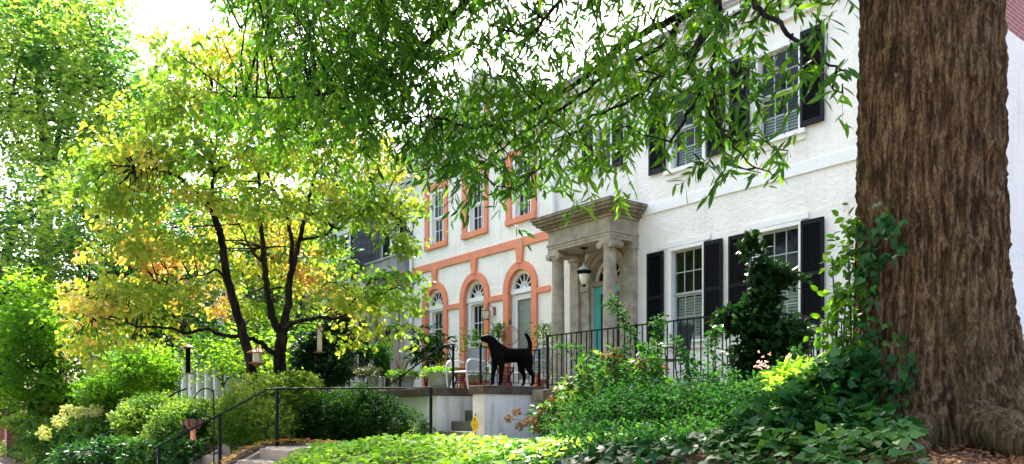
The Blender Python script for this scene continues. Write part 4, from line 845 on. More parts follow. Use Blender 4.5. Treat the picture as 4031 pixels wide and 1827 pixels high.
# big oak trunk --------------------------------------------------------------
ok_ = thing('willow_oak', 'huge oak with furrowed brown trunk at right and long narrow leaves overhead', 'tree')
def vn(u, v, pu, seed):                       # periodic value noise
    g_ = np.random.default_rng(seed).random((257, pu)); iu = np.floor(u).astype(int); iv = np.floor(v).astype(int); fu = u-iu; fv = v-iv; fu = fu*fu*(3-2*fu); fv = fv*fv*(3-2*fv)
    a = g_[iv % 257, iu % pu]; b = g_[iv % 257, (iu+1) % pu]; c = g_[(iv+1) % 257, iu % pu]; d = g_[(iv+1) % 257, (iu+1) % pu]
    return (a*(1-fu)+b*fu)*(1-fv)+(c*(1-fu)+d*fu)*fv
TC = P(2337, 1042, 5.25)[:2]; na, nz = 420, 620
zz = np.linspace(.95, 5.6, nz); th = np.arange(na)*2*math.pi/na; TH, ZZ = np.meshgrid(th, zz)
U = TH/(2*math.pi)
warp = vn(U*14, ZZ*2.2, 14, 1)*1.5+vn(U*40, ZZ*7, 40, 2)*.5
rid = 1-np.abs(2*vn((U*62+warp) % 62, ZZ*3.2, 62, 3)-1); rid2 = 1-np.abs(2*vn((U*120+warp*2) % 120, ZZ*11, 120, 4)-1); fine = vn(U*300, ZZ*60, 300, 5)
base = .398-.012*(ZZ-2.6)
low = np.exp(-np.maximum(ZZ-1.25, 0)/.30)
rootl = .5+.5*np.cos(TH*3-1.2)+.35*np.cos(TH*5+.8); ang = math.atan2(-.617, .787)   # flare mostly to the right
right = np.exp(-((np.angle(np.exp(1j*(TH-math.atan2(.45, .8)))))**2)/.9)
flare = low*(.12+.16*rootl)+np.exp(-np.maximum(ZZ-1.15, 0)/.40)*right*.62
RR = base+flare+.040*(rid**1.6)*(.45+.55*rid2)+.014*rid2+.006*fine+.012*vn(U*7, ZZ*1.3, 7, 6)*2
knot = np.exp(-(((np.angle(np.exp(1j*(TH-(VA+math.pi))))))/.25)**2-((ZZ-3.75)/.18)**2); RR += .03*knot
V = np.stack([TC[0]+RR*np.cos(TH), TC[1]+RR*np.sin(TH), ZZ], -1).reshape(-1, 3)
tm = MB(); tm.v = [tuple(q) for q in V.tolist()]; tm.f = [(j*na+i, j*na+(i+1) % na, (j+1)*na+(i+1) % na, (j+1)*na+i) for j in range(nz-1) for i in range(na)]
tm.build('trunk', 'bark_oak', ok_, True)
rt = MB()
for a, L, r in ((math.atan2(.45, 1), 1.9, .26), (math.atan2(-.05, .9), 1.6, .24), (math.atan2(-.6, .9), 1.3, .20), (math.atan2(-1, .35), 1.1, .14), (math.atan2(-1, -.25), .75, .11)):
    d = np.array([math.cos(a), math.sin(a)]); pts = []
    for k in (.3, .6, .9, 1.0+.25*L, 1.0+.5*L): x, y = TC+d*k*L*.8; pts.append((x, y, float(hgt(x, y))+.20-.13*k))
    limb(rt, pts, r, r*.3, 14, .010)
rt.build('root', 'bark_oak', ok_, True)
# oak limbs above and through the view
ok_b = MB(); nodes = []
def LB(pts, r0, r1): 
    q = limb(ok_b, [tuple(P(*p)) for p in pts], r0, r1, 7, .008, 6); nodes.extend(q)
top = tuple(TC)+(5.5,)
limb(ok_b, [top, tuple(TC+np.array([.1, .2]))+(7.5,), tuple(TC+np.array([.3, .5]))+(10,)], .47, .25, 14)
LB([(2250, -350, 5.2), (1990, -230, 5.6), (1825, -40, 5.9), (1792, 52, 5.9), (1743, 134, 5.8), (1740, 175, 5.8), (1759, 219, 5.7), (1757, 245, 5.7), (1724, 300, 5.7), (1690, 360, 5.7)], .06, .008)
LB([(1806, 33, 5.9), (1801, 109, 5.8), (1795, 191, 5.8), (1798, 287, 5.7), (1810, 370, 5.6)], .018, .004)
LB([(2250, -350, 5.2), (1980, -160, 6.0), (1760, 0, 6.4), (1708, 41, 6.5), (1574, 109, 6.8), (1470, 197, 7.0), (1370, 262, 7.1), (1270, 312, 7.2), (1180, 320, 7.2), (1094, 296, 7.3), (1010, 300, 7.3)], .05, .006)
LB([(1760, 0, 6.4), (1699, 71, 6.4), (1683, 104, 6.4), (1579, 161, 6.5), (1511, 202, 6.6), (1400, 280, 6.7), (1300, 350, 6.8), (1200, 420, 6.9)], .028, .005)
LB([(1743, 134, 5.8), (1700, 145, 5.9), (1661, 186, 6.0), (1598, 243, 6.1), (1470, 309, 6.3), (1380, 400, 6.4), (1300, 480, 6.5)], .02, .005)
LB([(2250, -350, 5.2), (2000, -120, 5.0), (1901, 0, 5.0), (1961, 60, 4.9), (2021, 120, 4.8), (2076, 160, 4.8), (2156, 195, 4.7)], .03, .005)
LB([(2250, -350, 5.2), (1800, -300, 6.5), (1400, -200, 7.5), (1240, -80, 7.8), (1174, 0, 7.8), (1115, 68, 7.8), (1026, 166, 7.7), (990, 197, 7.6), (907, 213, 7.5), (777, 242, 7.4), (595, 244, 7.3)], .08, .006)
LB([(990, 197, 7.6), (940, 232, 7.5), (881, 265, 7.5), (798, 296, 7.4), (700, 330, 7.4)], .025, .005)
LB([(1500, -210, 7.2), (1450, -60, 7.0), (1400, 10, 7.0), (1338, 83, 7.0), (1312, 125, 7.0), (1280, 210, 7.0)], .03, .005)
LB([(1759, 219, 5.7), (1810, 330, 5.5), (1831, 350, 5.5), (1891, 415, 5.4), (1950, 440, 5.3)], .012, .004)
LB([(1400, -200, 7.5), (1000, -150, 8.5), (760, -60, 9), (650, 20, 9), (600, 80, 9)], .04, .008)
oak = ["33567899987656557888876", "35688998756535577645443", "12468998555445887542200", "01368986455578887443200", "34678884367888874354100", "45678887787888864531000", "13333678898686775300000", "00112046786645565500000", "00000000462143111000000"]
oak = [r[:20] for r in oak]
X, Yp = mapsample(oak, 536, -98, 80, 70, 1.6); kp = rng.random(len(X)) < np.interp(X, [1000, 1250, 1600, 1800], [1, .64, .48, .42]); X, Yp = X[kp], Yp[kp]
tt_ = np.interp(X, [540, 1000, 1300, 1600, 1900, 2150], [7.3, 7.6, 7.0, 6.1, 5.5, 4.8])+rng.uniform(-.7, .7, len(X))
k_ = (tt_/5.6)**1.0; A_ = PN(X, Yp, tt_); n = len(A_)
# extra twigs where the crown is farther away
ex = rng.random(n) < .9*(tt_ > 6.3); A_ = np.concatenate([A_, A_[ex]+rng.normal(size=(ex.sum(), 3))*.22]); n = len(A_)
T = nrm(rng.normal(size=(n, 3))*np.array([1, 1, .35])+np.array([-.5, .1, -.35])); L = rng.uniform(.14, .28, n); A_ = A_-T*(L*.55)[:, None]+np.array([0, 0, .15])
ps, d, nn, sz, tw = sprays(A_, T, L, 9, .125, .75, .55, .65, lup=.35)
leaves('crown', 'leaf_oak', ok_, ps, d, nn, sz, LANCE, .5+.22*fnoise(ps, .5, 5)+rng.normal(size=len(ps))*.15); twigmesh('twigs', 'bark_dark', ok_, *tw, .0028)
sel = rng.random(n) < .16; connect(ok_b, nodes, A_[sel], .016, .004, -.05)
# the part of the crown above the frame (coarser, it shades the garden)
Xh, Yh = mapsample(["56677788888888777", "67888888888888887", "56788899999988877"], 500, -680, 110, 140, 2.2); th_ = rng.uniform(5, 9.5, len(Xh)); Ah = PN(Xh, Yh, th_)
T = nrm(rng.normal(size=(len(Ah), 3))+np.array([0, 0, -.2])); ps, d, nn, sz, tw = sprays(Ah, T, np.full(len(Ah), .5), 9, .16, .8, .4, .4)
leaves('upper_crown', 'leaf_oak', ok_, ps, d, nn, sz, OVAL4, .5+rng.normal(size=len(ps))*.15)
ok_b.build('branches', 'bark_dark', ok_, True)

# ivy on the trunk and ground
iv = thing('ivy', 'dark ivy climbing the left side of the big oak trunk', 'ivy'); A_ = []; 
def tpt(px, py, off=.02):                       # point on the trunk surface seen at a pixel
    p0 = P(px, py, 1); dr = p0-np.array([0, 0, CZ]); a = dr[:2]; best = None
    for t in np.arange(4.2, 5.6, .01):
        q = a*t-TC; z = CZ+dr[2]*t; r = .50+.10*math.exp(-max(z-1.25, 0)/.3)
        if np.hypot(*q) < r+off: return np.array([a[0]*t, a[1]*t, z])
    return None
mb = MB(); ivp = []
paths = [[(2165, 960), (2185, 880), (2170, 800), (2200, 720), (2190, 650), (2230, 600), (2225, 520)], [(2180, 1000), (2195, 900), (2215, 800), (2170, 700), (2180, 620), (2160, 560)], [(2290, 1160), (2270, 1080), (2262, 1000), (2266, 930), (2270, 860), (2265, 800)], [(2170, 700), (2230, 660), (2265, 620), (2240, 540)], [(2300, 1100), (2250, 980), (2190, 940), (2180, 900)], [(2275, 1000), (2290, 920), (2300, 860)]]
dens = [60, 60, 22, 26, 24, 8]
for pth, dn in zip(paths, dens):
    q = [tpt(*p) for p in pth]; q = [x for x in q if x is not None]
    if len(q) > 2: qq = smoothpath([tuple(x) for x in q], 6); mb.tube(qq, .006, 5)
    xs = [p[0] for p in pth]; ys = [p[1] for p in pth]
    for i in range(dn):
        f = random.random()*(len(pth)-1); k = int(f); px = xs[k]+(xs[k+1]-xs[k])*(f-k)+random.gauss(0, 9); py = ys[k]+(ys[k+1]-ys[k])*(f-k)+random.gauss(0, 8); x = tpt(px, py)
        if x is not None: ivp.append(x)
mb.build('stem', 'bark_grey', iv)
ivp = np.array(ivp); ivp = np.repeat(ivp, 2, 0)+rng.normal(size=(len(ivp)*2, 3))*.02; out = nrm(np.concatenate([ivp[:, :2]-TC, np.zeros((len(ivp), 1))], 1)); n = len(ivp)
leaves('foliage', 'leaf_ivy', iv, ivp+out*.03, nrm(rng.normal(size=(n, 3))*.5+np.array([0, 0, -.6])+out*.25), out+rng.normal(size=(n, 3))*.3, rng.uniform(.035, .068, n), IVY, rng.random(n)*.9)
# leafy vine standing off the left edge of the trunk
vs_ = [PB(2120, 640, 5.25, .13, .2), PB(2110, 740, 5.25, .16, .22), PB(2120, 850, 5.2, .17, .22), PB(2140, 560, 5.2, .10, .14), PB(2150, 700, 5.1, .12, .3), PB(2140, 920, 5.1, .16, .2), PB(2085, 820, 5.3, .10, .10)]
vs_ = [(a, b, c, r*.75, r*.75, h) for a, b, c, r, _, h in vs_]
bush('climbing_vine', 'bright green heart-leaved vine against the left edge of the oak trunk', 'vine', vs_, 'leaf_bright', 120, 4, .068, OVATE, .18, .1, .3, .5, .2, stems=5, rbias=-.25)
# ground cover ----------------------------------------------------------------
def cover(name, label, x0, x1, y0, y1, n, ls, mat, tpl, hmax, cond=None, kind='stuff', rb=0, cat='ground cover', edge=None):
    x = rng.uniform(x0, x1, n); y = rng.uniform(y0, y1, n)
    if cond is not None: k = cond(x, y); x = x[k]; y = y[k]
    n = len(x); pp = np.stack([x, y, hgt(x, y)], 1); lump = .55+.45*fnoise(pp*np.array([1, 1, 0]), .8, 9); z = hgt(x, y)+.02+hmax*np.clip(lump, .15, 1)*(1-rng.random(n)**2*.9)
    if edge: z = np.minimum(z, hgt(x, y)+.03+hmax*(.12+.88*sstep(edge[0], edge[1], x)))
    pos = np.stack([x, y, z], 1); d = nrm(rng.normal(size=(n, 3))*np.array([1, 1, .35])+np.array([0, -.25, -.1])); nr = np.array([0, -.35, 1.])+rng.normal(size=(n, 3))*.38
    o = leaves(name, mat, None, pos, d, nr, ls*rng.uniform(.6, 1.25, n), tpl, np.clip(.45+.3*fnoise(pos, .6, 4)+rng.normal(size=n)*.17+rb, 0, 1)); return tag(o, label, cat, kind=kind)
offpath = lambda x, y: ~(((x < -10.95) & (x > -12.6)) | ((x < -13.0) & (x > -14.4) & (y < 5.3))) 
cover('ground_cover', 'bright low ground cover on the bank between the garden steps and the shrubs', -11.0, -4.4, 2.6, 8.9, 30000, .085, 'leaf_cover', OVATE, .22, lambda x, y: (x > -10.95+.5*rng.random(len(x))) & ~((x > -5.2) & (y < 3.5)), rb=.08, edge=(-10.9, -8.2))
cover('ivy_ground', 'dark green star-leaved ivy spreading on the ground at the oak foot', -5.6, -1.3, 2.0, 5.6, 9500, .085, 'leaf_ivy', IVY, .16, lambda x, y: (np.hypot(x-TC[0], y-TC[1]) > .62) & ((x-TC[0])*.617+(y-TC[1])*.787 < .05) & (x*.617+y*.787 < .45*(-x*.787+y*.617)+.35*rng.random(len(x))), cat='ivy')
cover('bank_planting', 'mixed green ground plants on the left bank beside the sidewalk', -36, -14.6, 2.9, 9.5, 52000, .13, 'leaf_azalea', OVAL4, .4)
cover('bark_mulch', 'brown bark mulch and dead leaves around the exposed oak roots', -3.2, .8, 2.2, 6.6, 16000, .034, 'leaf_dry', OVAL4, .025, cat='mulch')
# loose leaf litter
n = 1500; x = rng.uniform(-13.05, -12.52, n); y = rng.uniform(2.8, 8, n); lt = leaves('leaf_litter', 'leaf_dogwood', None, np.stack([x, y, hgt(x, y)+.06+.04*rng.random(n)], 1), rng.normal(size=(n, 3))*[1, 1, .15], np.array([0, 0, 1.])+rng.normal(size=(n, 3))*.25, rng.uniform(.04, .08, n), OVATE, .6+rng.random(n)*.4); tag(lt, 'brown fallen leaves on the soil strip between both garden steps', 'leaf litter', kind='stuff')
# ivy mound rising to the trunk
md = [PB(2060, 1010, 5.3, .30, .22), PB(2130, 980, 5.1, .22, .26), PB(2000, 1060, 5.0, .34, .20), PB(2100, 1080, 4.8, .30, .18), PB(2200, 1090, 4.55, .22, .14), PB(1940, 1110, 4.9, .34, .16)]
bush('ivy_mound', 'rounded mound of blue-green ivy left of the oak trunk base', 'ivy', md, 'leaf_ivy', 1100, 3, .085, IVY, .08, .2, .2, .15, .75, stems=4, twigr=0, lup=.7)
bush('sun_patch_plant', 'leafy plant with a sun patch coloured lime-yellow into its leaves behind the ivy mound', 'plant', [PB(2030, 955, 6.0, .26, .14), PB(2000, 975, 5.9, .2, .1)], 'leaf_cover', 130, 5, .12, LANCE, .14, .6, stems=3, rbias=.3)  # lime leaf tone paints the sun patch that falls on this plant
# rose-like shrub foreground
rs = [PB(1500, 1080, 8.0, .6, .35), PB(1600, 1060, 7.6, .6, .45), PB(1700, 1050, 7.2, .55, .36), PB(1800, 1050, 6.9, .5, .45), PB(1880, 1070, 6.4, .45, .35), PB(1760, 1130, 6.2, .5, .3), PB(1600, 1140, 6.6, .5, .3), PB(1900, 1140, 5.8, .4, .22), PB(1480, 1140, 7.2, .45, .3), PB(1960, 1000, 6.6, .28, .3), PB(1540, 1150, 6.0, .45, .28), PB(1700, 1160, 5.4, .4, .25), PB(1820, 1165, 5.2, .35, .22)]
bush('wild_shrub', 'loose green shrub with small leaves filling the foreground below the terrace', 'shrub', rs, 'leaf_rose', 7200, 8, .042, OVAL4, .16, .7, .2, .0, .35, stems=40, lup=.8)
# long arching canes
CANES = []
for i in range(10):
    x = 1480+i*36+random.gauss(0, 8); tt0 = 8.2-(x-1470)/380; e = random.gauss(0, 28); h_ = random.uniform(875, 960); CANES.append([(x, 1050, tt0), (x+e*.4, (1050+h_)/2, tt0), (x+e, h_, tt0+.1)])
cn = thing('arching_canes', 'thin arching canes with tiny leaves rising before the turquoise door', 'plant'); mb = MB(); A_ = []
for pth in ([(1690, 1000, 8.0), (1640, 900, 8.2), (1590, 840, 8.2), (1560, 790, 8.3), (1535, 755, 8.3)], [(1620, 1000, 8.2), (1560, 930, 8.4), (1480, 890, 8.6), (1400, 865, 8.8)], [(1650, 980, 8), (1655, 900, 8), (1652, 830, 8), (1660, 800, 8)], [(1730, 990, 7.6), (1725, 900, 7.6), (1700, 850, 7.6)], [(1800, 960, 7.4), (1790, 880, 7.4), (1800, 830, 7.4)], [(1560, 1000, 8.5), (1540, 930, 8.5), (1545, 880, 8.5)], [(1830, 1000, 7.0), (1900, 960, 7.0), (1990, 900, 7.1), (2010, 880, 7.1)], *CANES):
    q = limb(mb, [tuple(P(*p)) for p in pth], .008, .003, 5, .008, 8); A_ += [tuple(x) for x in q for _ in range(4)]
mb.build('stem', 'bark_grey', cn); A_ = np.array(A_); n = len(A_); ps, d, nn, sz, tw = sprays(A_, nrm(rng.normal(size=(n, 3))), np.full(n, .09), 4, .045); leaves('foliage', 'leaf_rose', cn, ps, d, nn, sz, OVAL4, rng.random(len(ps)))
# hydrangeas
def hydrangea(name, label, specs, heads, n, t_, hm='dry_flower', r=.065):
    b = bush(name, label, 'hydrangea', specs, 'leaf_hydrangea', n, 4, .12, OVATE, .15, .4, .2, .3, .2, stems=12, lup=.8)
    for (px, py) in heads:
        c = P(px, py, t_+random.uniform(-.15, .15)); k = 70; dr = nrm(rng.normal(size=(k, 3))); pos = c+dr*r*rng.uniform(.75, 1, (k, 1)); pos = np.repeat(pos, 3, 0); dr3 = np.repeat(dr, 3, 0)
        leaves('flower_head', 'leaf_dry' if hm == 'dry_flower' else 'leaf_pale', b, pos, rng.normal(size=pos.shape), dr3+rng.normal(size=pos.shape)*.3, np.full(len(pos), r*.42), OVAL4, rng.random(len(pos)))
        s = specs[0]; MB().tube([tuple(c), (c[0]*.5+s[0]*.5, c[1]*.5+s[1]*.5, (c[2]+s[2])/2-.05), (s[0], s[1], s[2]-s[5])], .004, 4).build('stem', 'bark_grey', b)
hydrangea('hydrangea_bush', 'sparse hydrangea with brown dried heads in front of the white terrace wall', [PB(1380, 1050, 11.8, .32, .28), PB(1420, 1010, 11.6, .25, .3)], [(1280, 1054), (1300, 1037), (1307, 1073), (1345, 1057), (1325, 1062), (1388, 1007), (1395, 1035), (1372, 1030), (1360, 1042), (1390, 1072), (1440, 1045), (1352, 1080)], 110, 11.5)
hydrangea('hydrangea_bush', 'large-leaved hydrangea with tan flower heads before the terrace railing', [PB(1530, 960, 9.2, .42, .42), PB(1600, 960, 9.0, .38, .4), PB(1470, 990, 9.4, .35, .3), PB(1640, 900, 8.9, .15, .3)], [(1525, 906), (1553, 893), (1547, 903), (1616, 915), (1655, 930), (1667, 932), (1537, 910)], 330, 8.7, r=.075)
hydrangea('pale_hydrangea', 'hydrangea with pale green flower heads near the brick gate pillar', [PB(120, 1100, 21, .9, .5), PB(200, 1090, 20, .9, .6), PB(260, 1080, 19, .7, .5)], [(172, 1035), (205, 1038), (240, 1033), (290, 1050), (110, 1090), (150, 1060)], 900, 18.6, 'pale', .16)
# pink phlox
ph = thing('phlox', 'pink phlox flowers on tall stems in front of the dark evergreen', 'flower'); mb = MB()
for (px, py) in ((1918, 912), (1987, 908), (1990, 936)):
    c = P(px, py, 6.9); b_ = c+np.array([random.gauss(0, .05), 0, -.7]); mb = MB(); limb(mb, [tuple(b_), tuple((b_+c)/2+.02), tuple(c)], .006, .004, 5); mb.build('stem', 'leaf_bright', ph)
    k = 14; pos = c+rng.normal(size=(k, 3))*.035; pos = np.repeat(pos, 5, 0); leaves('flower_cluster', 'petal', ph, pos, rng.normal(size=pos.shape), rng.normal(size=pos.shape)-np.array([-.7, .7, 0]), np.full(len(pos), .022), OVAL4, rng.random(len(pos))) if 'petal' in MATS else None
    if 'petal' not in MATS:
        leafmat('petal', [(0, (.75, .35, .6)), (1, (.9, .65, .8))], .3, .6); leaves('flower_cluster', 'petal', ph, pos, rng.normal(size=pos.shape), rng.normal(size=pos.shape)-np.array([-.7, .7, 0]), np.full(len(pos), .022), OVAL4, rng.random(len(pos)))
    k = 16; pos = b_+(c-b_)*rng.uniform(.1, .85, (k, 1)); leaves('foliage', 'leaf_bright', ph, pos, rng.normal(size=(k, 3))+[0, 0, .3], rng.normal(size=(k, 3)), rng.uniform(.06, .1, k), LANCE, rng.random(k)*.5)
# conical evergreen
cs = []
for (py, r) in ((640, .10), (690, .20), (740, .26), (790, .33), (840, .36), (890, .42), (940, .42), (990, .40)): cs.append(PB(1905+(py-640)*.05+random.gauss(0, 12), py, 8.0+random.gauss(0, .05), r*(.72 if py < 800 else .85), .22))
cs.append(PB(1975, 700, 7.9, .16, .12)); cs.append(PB(1845, 800, 8.0, .2, .15)); cs.append(PB(1990, 850, 7.9, .22, .18)); cs.append(PB(1880, 620, 8.0, .06, .15))
bush('evergreen_shrub', 'tall dark glossy evergreen shrub tapering upward in front of the railing', 'shrub', cs, 'leaf_magnolia', 1250, 7, .085, OVATE, .16, .6, .1, .0, .3, stems=14, lup=.5)
bush('fern_clump', 'low light green plants at the foot of the dark glossy evergreen', 'plant', [PB(1940, 1000, 7.2, .3, .2), PB(1850, 1010, 7.3, .3, .2)], 'leaf_bright', 260, 6, .05, OVAL4, .14, .6, stems=6, rbias=-.2)
# hedge beside the path
hs_ = []
for i in range(7): y = 5.6+i*.38; hs_.append((-14.40+.10*math.sin(i*2.1), y, 1.42+.02*i+.09*math.sin(i*1.7), .72, .5, .62+.06*math.sin(i*2.9)))
hs_ += [(-14.3, 8.35, 1.35, .55, .5, .42), (-15.0, 7.2, 1.6, .7, .9, .5)]
bush('dark_hedge', 'dense dark green clipped hedge with shade in its leaf colour between the path and terrace wall', 'hedge', hs_, 'leaf_hedge', 8000, 6, .055, OVAL4, .10, .5, .1, 0, .72, stems=16, lup=.7, cn=1.2)
az = [PB(640, 1010, 13.9, .55, .5), PB(720, 990, 13.9, .5, .38), PB(590, 1050, 13.7, .5, .4), PB(680, 1060, 13.6, .5, .4), PB(750, 965, 14.2, .45, .25), PB(610, 1100, 13.4, .35, .25)]
bush('azalea', 'pale sunlit azalea below the dogwood at the bend of the long handrail', 'shrub', az, 'leaf_azalea', 3600, 7, .055, OVAL4, .12, .5, .1, 0, .5, stems=16, rbias=.2, lup=.8)
lf = [PB(470, 1050, 15.5, .7, .34), PB(400, 1035, 16.5, .8, .42), PB(530, 1055, 15, .5, .34), PB(440, 1090, 14.8, .6, .35), PB(350, 1060, 16, .6, .4), PB(500, 1030, 15.8, .4, .26), PB(565, 1040, 15.5, .4, .34)]
bush('feathery_shrub', 'feathery light green shrub left of the garden hook', 'shrub', lf, 'leaf_azalea', 4600, 7, .06, OVAL4, .16, .7, .1, 0, .4, stems=20, rbias=0)
bush('tall_yellow_green_shrub', 'yellow-green airy shrub rising at centre left above the baluster handrail', 'shrub', [PB(360, 930, 18, .9, .7), PB(300, 960, 19, .8, .7), PB(400, 960, 18.5, .5, .5), PB(260, 1000, 19.5, .8, .6)], 'leaf_bright', 3800, 7, .075, OVAL4, .2, .7, .2, 0, .35, stems=20, rbias=.05)
bush('bed_foliage', 'broad-leaved plants below the left handrail in the front corner', 'plant', [PB(380, 1150, 14, .6, .3), PB(300, 1140, 15, .7, .35), PB(460, 1140, 13.8, .4, .3), PB(230, 1150, 16.5, .8, .3)], 'leaf_ivy', 1500, 4, .12, OVATE, .14, .6, stems=10, rbias=.1)
bush('round_shrub', 'rounded dark green shrub by the far brick pillars', 'shrub', [PB(135, 1010, 23, .75, .5), PB(170, 1005, 23, .6, .45)], 'leaf_maple', 1800, 6, .12, OVAL4, .2, .5, stems=8, rbias=-.15)
bush('box_hedge', 'low pale clipped hedge top beside the nearer brick pillar', 'hedge', [PB(80, 1060, 26, .9, .3), PB(120, 1062, 25.5, .8, .3), PB(60, 1062, 27, .8, .3)], 'leaf_azalea', 1500, 6, .09, OVAL4, .14, .5, stems=6, rbias=.2)
bush('dark_evergreen', 'dark leafy evergreen shrub behind the pale tube feeder by the porch', 'shrub', [PB(830, 870, 18.5, .65, .7), PB(800, 930, 18.3, .6, .5), PB(850, 800, 18.8, .4, .4), PB(780, 900, 18.3, .5, .6), PB(840, 930, 18, .5, .4)], 'leaf_magnolia', 3400, 7, .085, OVAL4, .18, .5, .1, 0, .5, stems=10)
bush('climbing_rose', 'arching pale green climber before the dark-shuttered windows', 'plant', [PB(960, 900, 18.2, .2, .45), PB(925, 885, 18.4, .3, .12)], 'leaf_rose', 260, 6, .09, OVATE, .18, .4, stems=6)
bush('red_flowers', 'low red and green bedding plants beside the white metal chair', 'flower', [PB(930, 935, 17.6, .35, .12), PB(905, 938, 17.8, .25, .1)], 'leaf_red', 260, 5, .05, OVAL4, .08, .5, stems=3, twigr=0)

# ------------------------------------------------------------------ dogwood
dwt = thing('dogwood_tree', 'multi-stemmed dogwood with yellow, green and orange autumn leaves', 'tree')
mb = MB(); nodes = []
def DL(pts, r0, r1, n=9): q = limb(mb, [tuple(P(*p)) for p in pts], r0, r1, n, .01, 6); nodes.extend(q); return q
DL([(646, 1000, 14.9), (640, 978, 14.9), (628, 900, 14.9), (600, 800, 14.8), (572, 705, 14.7), (558, 610, 14.6), (545, 560, 14.5), (533, 525, 14.4)], .115, .055, 12)
DL([(533, 525, 14.4), (500, 492, 14.2), (474, 469, 14.0), (440, 440, 13.9), (422, 436, 13.8), (395, 426, 13.7), (340, 420, 13.5)], .05, .02)
DL([(533, 525, 14.4), (533, 485, 14.4), (540, 439, 14.4), (530, 413, 14.4), (545, 350, 14.4), (540, 250, 14.4)], .045, .012)
DL([(540, 439, 14.4), (570, 410, 14.5), (602, 390, 14.6), (640, 330, 14.8)], .025, .01)
DL([(572, 705, 14.7), (545, 680, 14.5), (520, 690, 14.4), (470, 700, 14.2), (400, 720, 13.9)], .03, .01)
DL([(706, 985, 15.3), (705, 950, 15.3), (704, 889, 15.3), (710, 840, 15.3)], .14, .11, 14)
DL([(710, 840, 15.3), (690, 810, 15.3), (679, 770, 15.3), (670, 721, 15.4), (666, 662, 15.4), (662, 616, 15.5), (655, 560, 15.5), (652, 440, 15.6), (655, 380, 15.7), (640, 300, 15.8)], .09, .02, 12)
DL([(710, 840, 15.3), (720, 790, 15.3), (729, 708, 15.2), (739, 662, 15.2), (754, 603, 15.1), (772, 528, 15), (785, 470, 15), (800, 420, 15)], .09, .02, 12)
DL([(733, 690, 15.2), (733, 603, 15.2), (716, 528, 15.2), (690, 480, 15.2), (668, 420, 15.2), (650, 360, 15.2)], .05, .015)
DL([(666, 662, 15.4), (640, 640, 15.3), (624, 613, 15.2), (600, 560, 15)], .04, .012)
DL([(708, 850, 15.3), (725, 818, 15.1), (759, 807, 14.9), (805, 800, 14.7), (854, 798, 14.5), (880, 765, 14.4), (897, 748, 14.3), (915, 730, 14.2), (935, 700, 14.1)], .055, .014)
DL([(897, 748, 14.3), (936, 746, 14.1), (970, 735, 14), (999, 721, 13.9), (1040, 715, 13.8)], .022, .007)
DL([(772, 528, 15), (820, 560, 14.8), (857, 575, 14.7), (870, 555, 14.6), (900, 535, 14.5), (923, 524, 14.4), (966, 528, 14.3), (1010, 560, 14.1), (1045, 600, 14.0)], .04, .008)
DL([(754, 603, 15.1), (820, 590, 15), (850, 550, 14.9), (870, 510, 14.8), (900, 470, 14.7)], .035, .01)
DL([(700, 895, 15.3), (675, 880, 15.2), (651, 860, 15.1), (613, 850, 14.9), (556, 843, 14.6), (521, 830, 14.4), (460, 837, 14.2), (422, 824, 14), (345, 822, 13.8), (300, 800, 13.7), (230, 800, 13.6)], .06, .012)
DL([(345, 822, 13.8), (340, 790, 13.7), (300, 760, 13.6), (220, 750, 13.5)], .02, .008)
dog = ["0000143564200000000", "0000267776530000000", "0001467887652000000", "0014678888764200000", "0047888887666531000", "0368899875566543200", "3688987666777665300", "4799865566777776510", "1587533676777777840", "0377314787778876870", "0257668876788310450", "0257888765788210010", "1468887665586655430", "4788765545555567750", "6886445334322556640", "5652111000000132110", "2210000000000000000"]
X, Yp = mapsample(dog, 160, 80, 50, 50, 2.1); dx = rng.uniform(-1, 1, len(X)); cen = np.interp(X, [160, 450, 700, 1060], [13.9, 14.6, 15.2, 14.1]); wid = np.interp(X, [160, 450, 700, 1060], [.8, 1.5, 1.9, .7]); tz = cen+dx*wid; mid_ = (X > 530) & (X < 800) & (Yp > 560); tz = np.where(mid_, 15.9+rng.random(len(X))*1.6, tz); A_ = PN(X, Yp, tz)
lay = np.sin(2*math.pi*(A_[:, 2]/.85+.35*fnoise(A_*[1, 1, 0], .18, 77))); A_ = A_[(lay > -.35) | (rng.random(len(X)) < .15)]; n = len(A_)
T = nrm(rng.normal(size=(n, 3))*np.array([1, 1, .12])+(A_-np.array([-14.8, 5.9, 4.5]))*.12*np.array([1, 1, 0])); L = rng.uniform(.25, .5, n); A_ = A_-T*(L*.5)[:, None]+np.array([0, 0, .05])
ps, d, nn, sz, tw = sprays(A_, T, L, 14, .125, .9, .12, .75, jit=.5, lup=.4)
pu = (ps[:, 2]-CZ); xx_ = ps@np.array([.617, .787, 0])
hue = .36+.24*fnoise(ps, .28, 21)+.12*fnoise(ps, .9, 22)+rng.normal(size=len(ps))*.09+.17*sstep(-5.2, -7.2, xx_)*0+.17*(1-sstep(-7.2, -5.2, xx_))*(1-sstep(4.2, 5.2, ps[:, 2]))+.13*sstep(6.6, 7.8, ps[:, 2])+.28*np.exp(-((xx_+3.9)/.55)**2-((ps[:, 2]-4.25)/.45)**2)
leaves('crown', 'leaf_dogwood', dwt, ps, d, nn, sz, OVATE, hue); twigmesh('twigs', 'bark_dark', dwt, *tw, .004)
connect(mb, nodes, A_[rng.random(n) < .13], .022, .006, .12)
mb.build('branches', 'bark_dark', dwt, True)

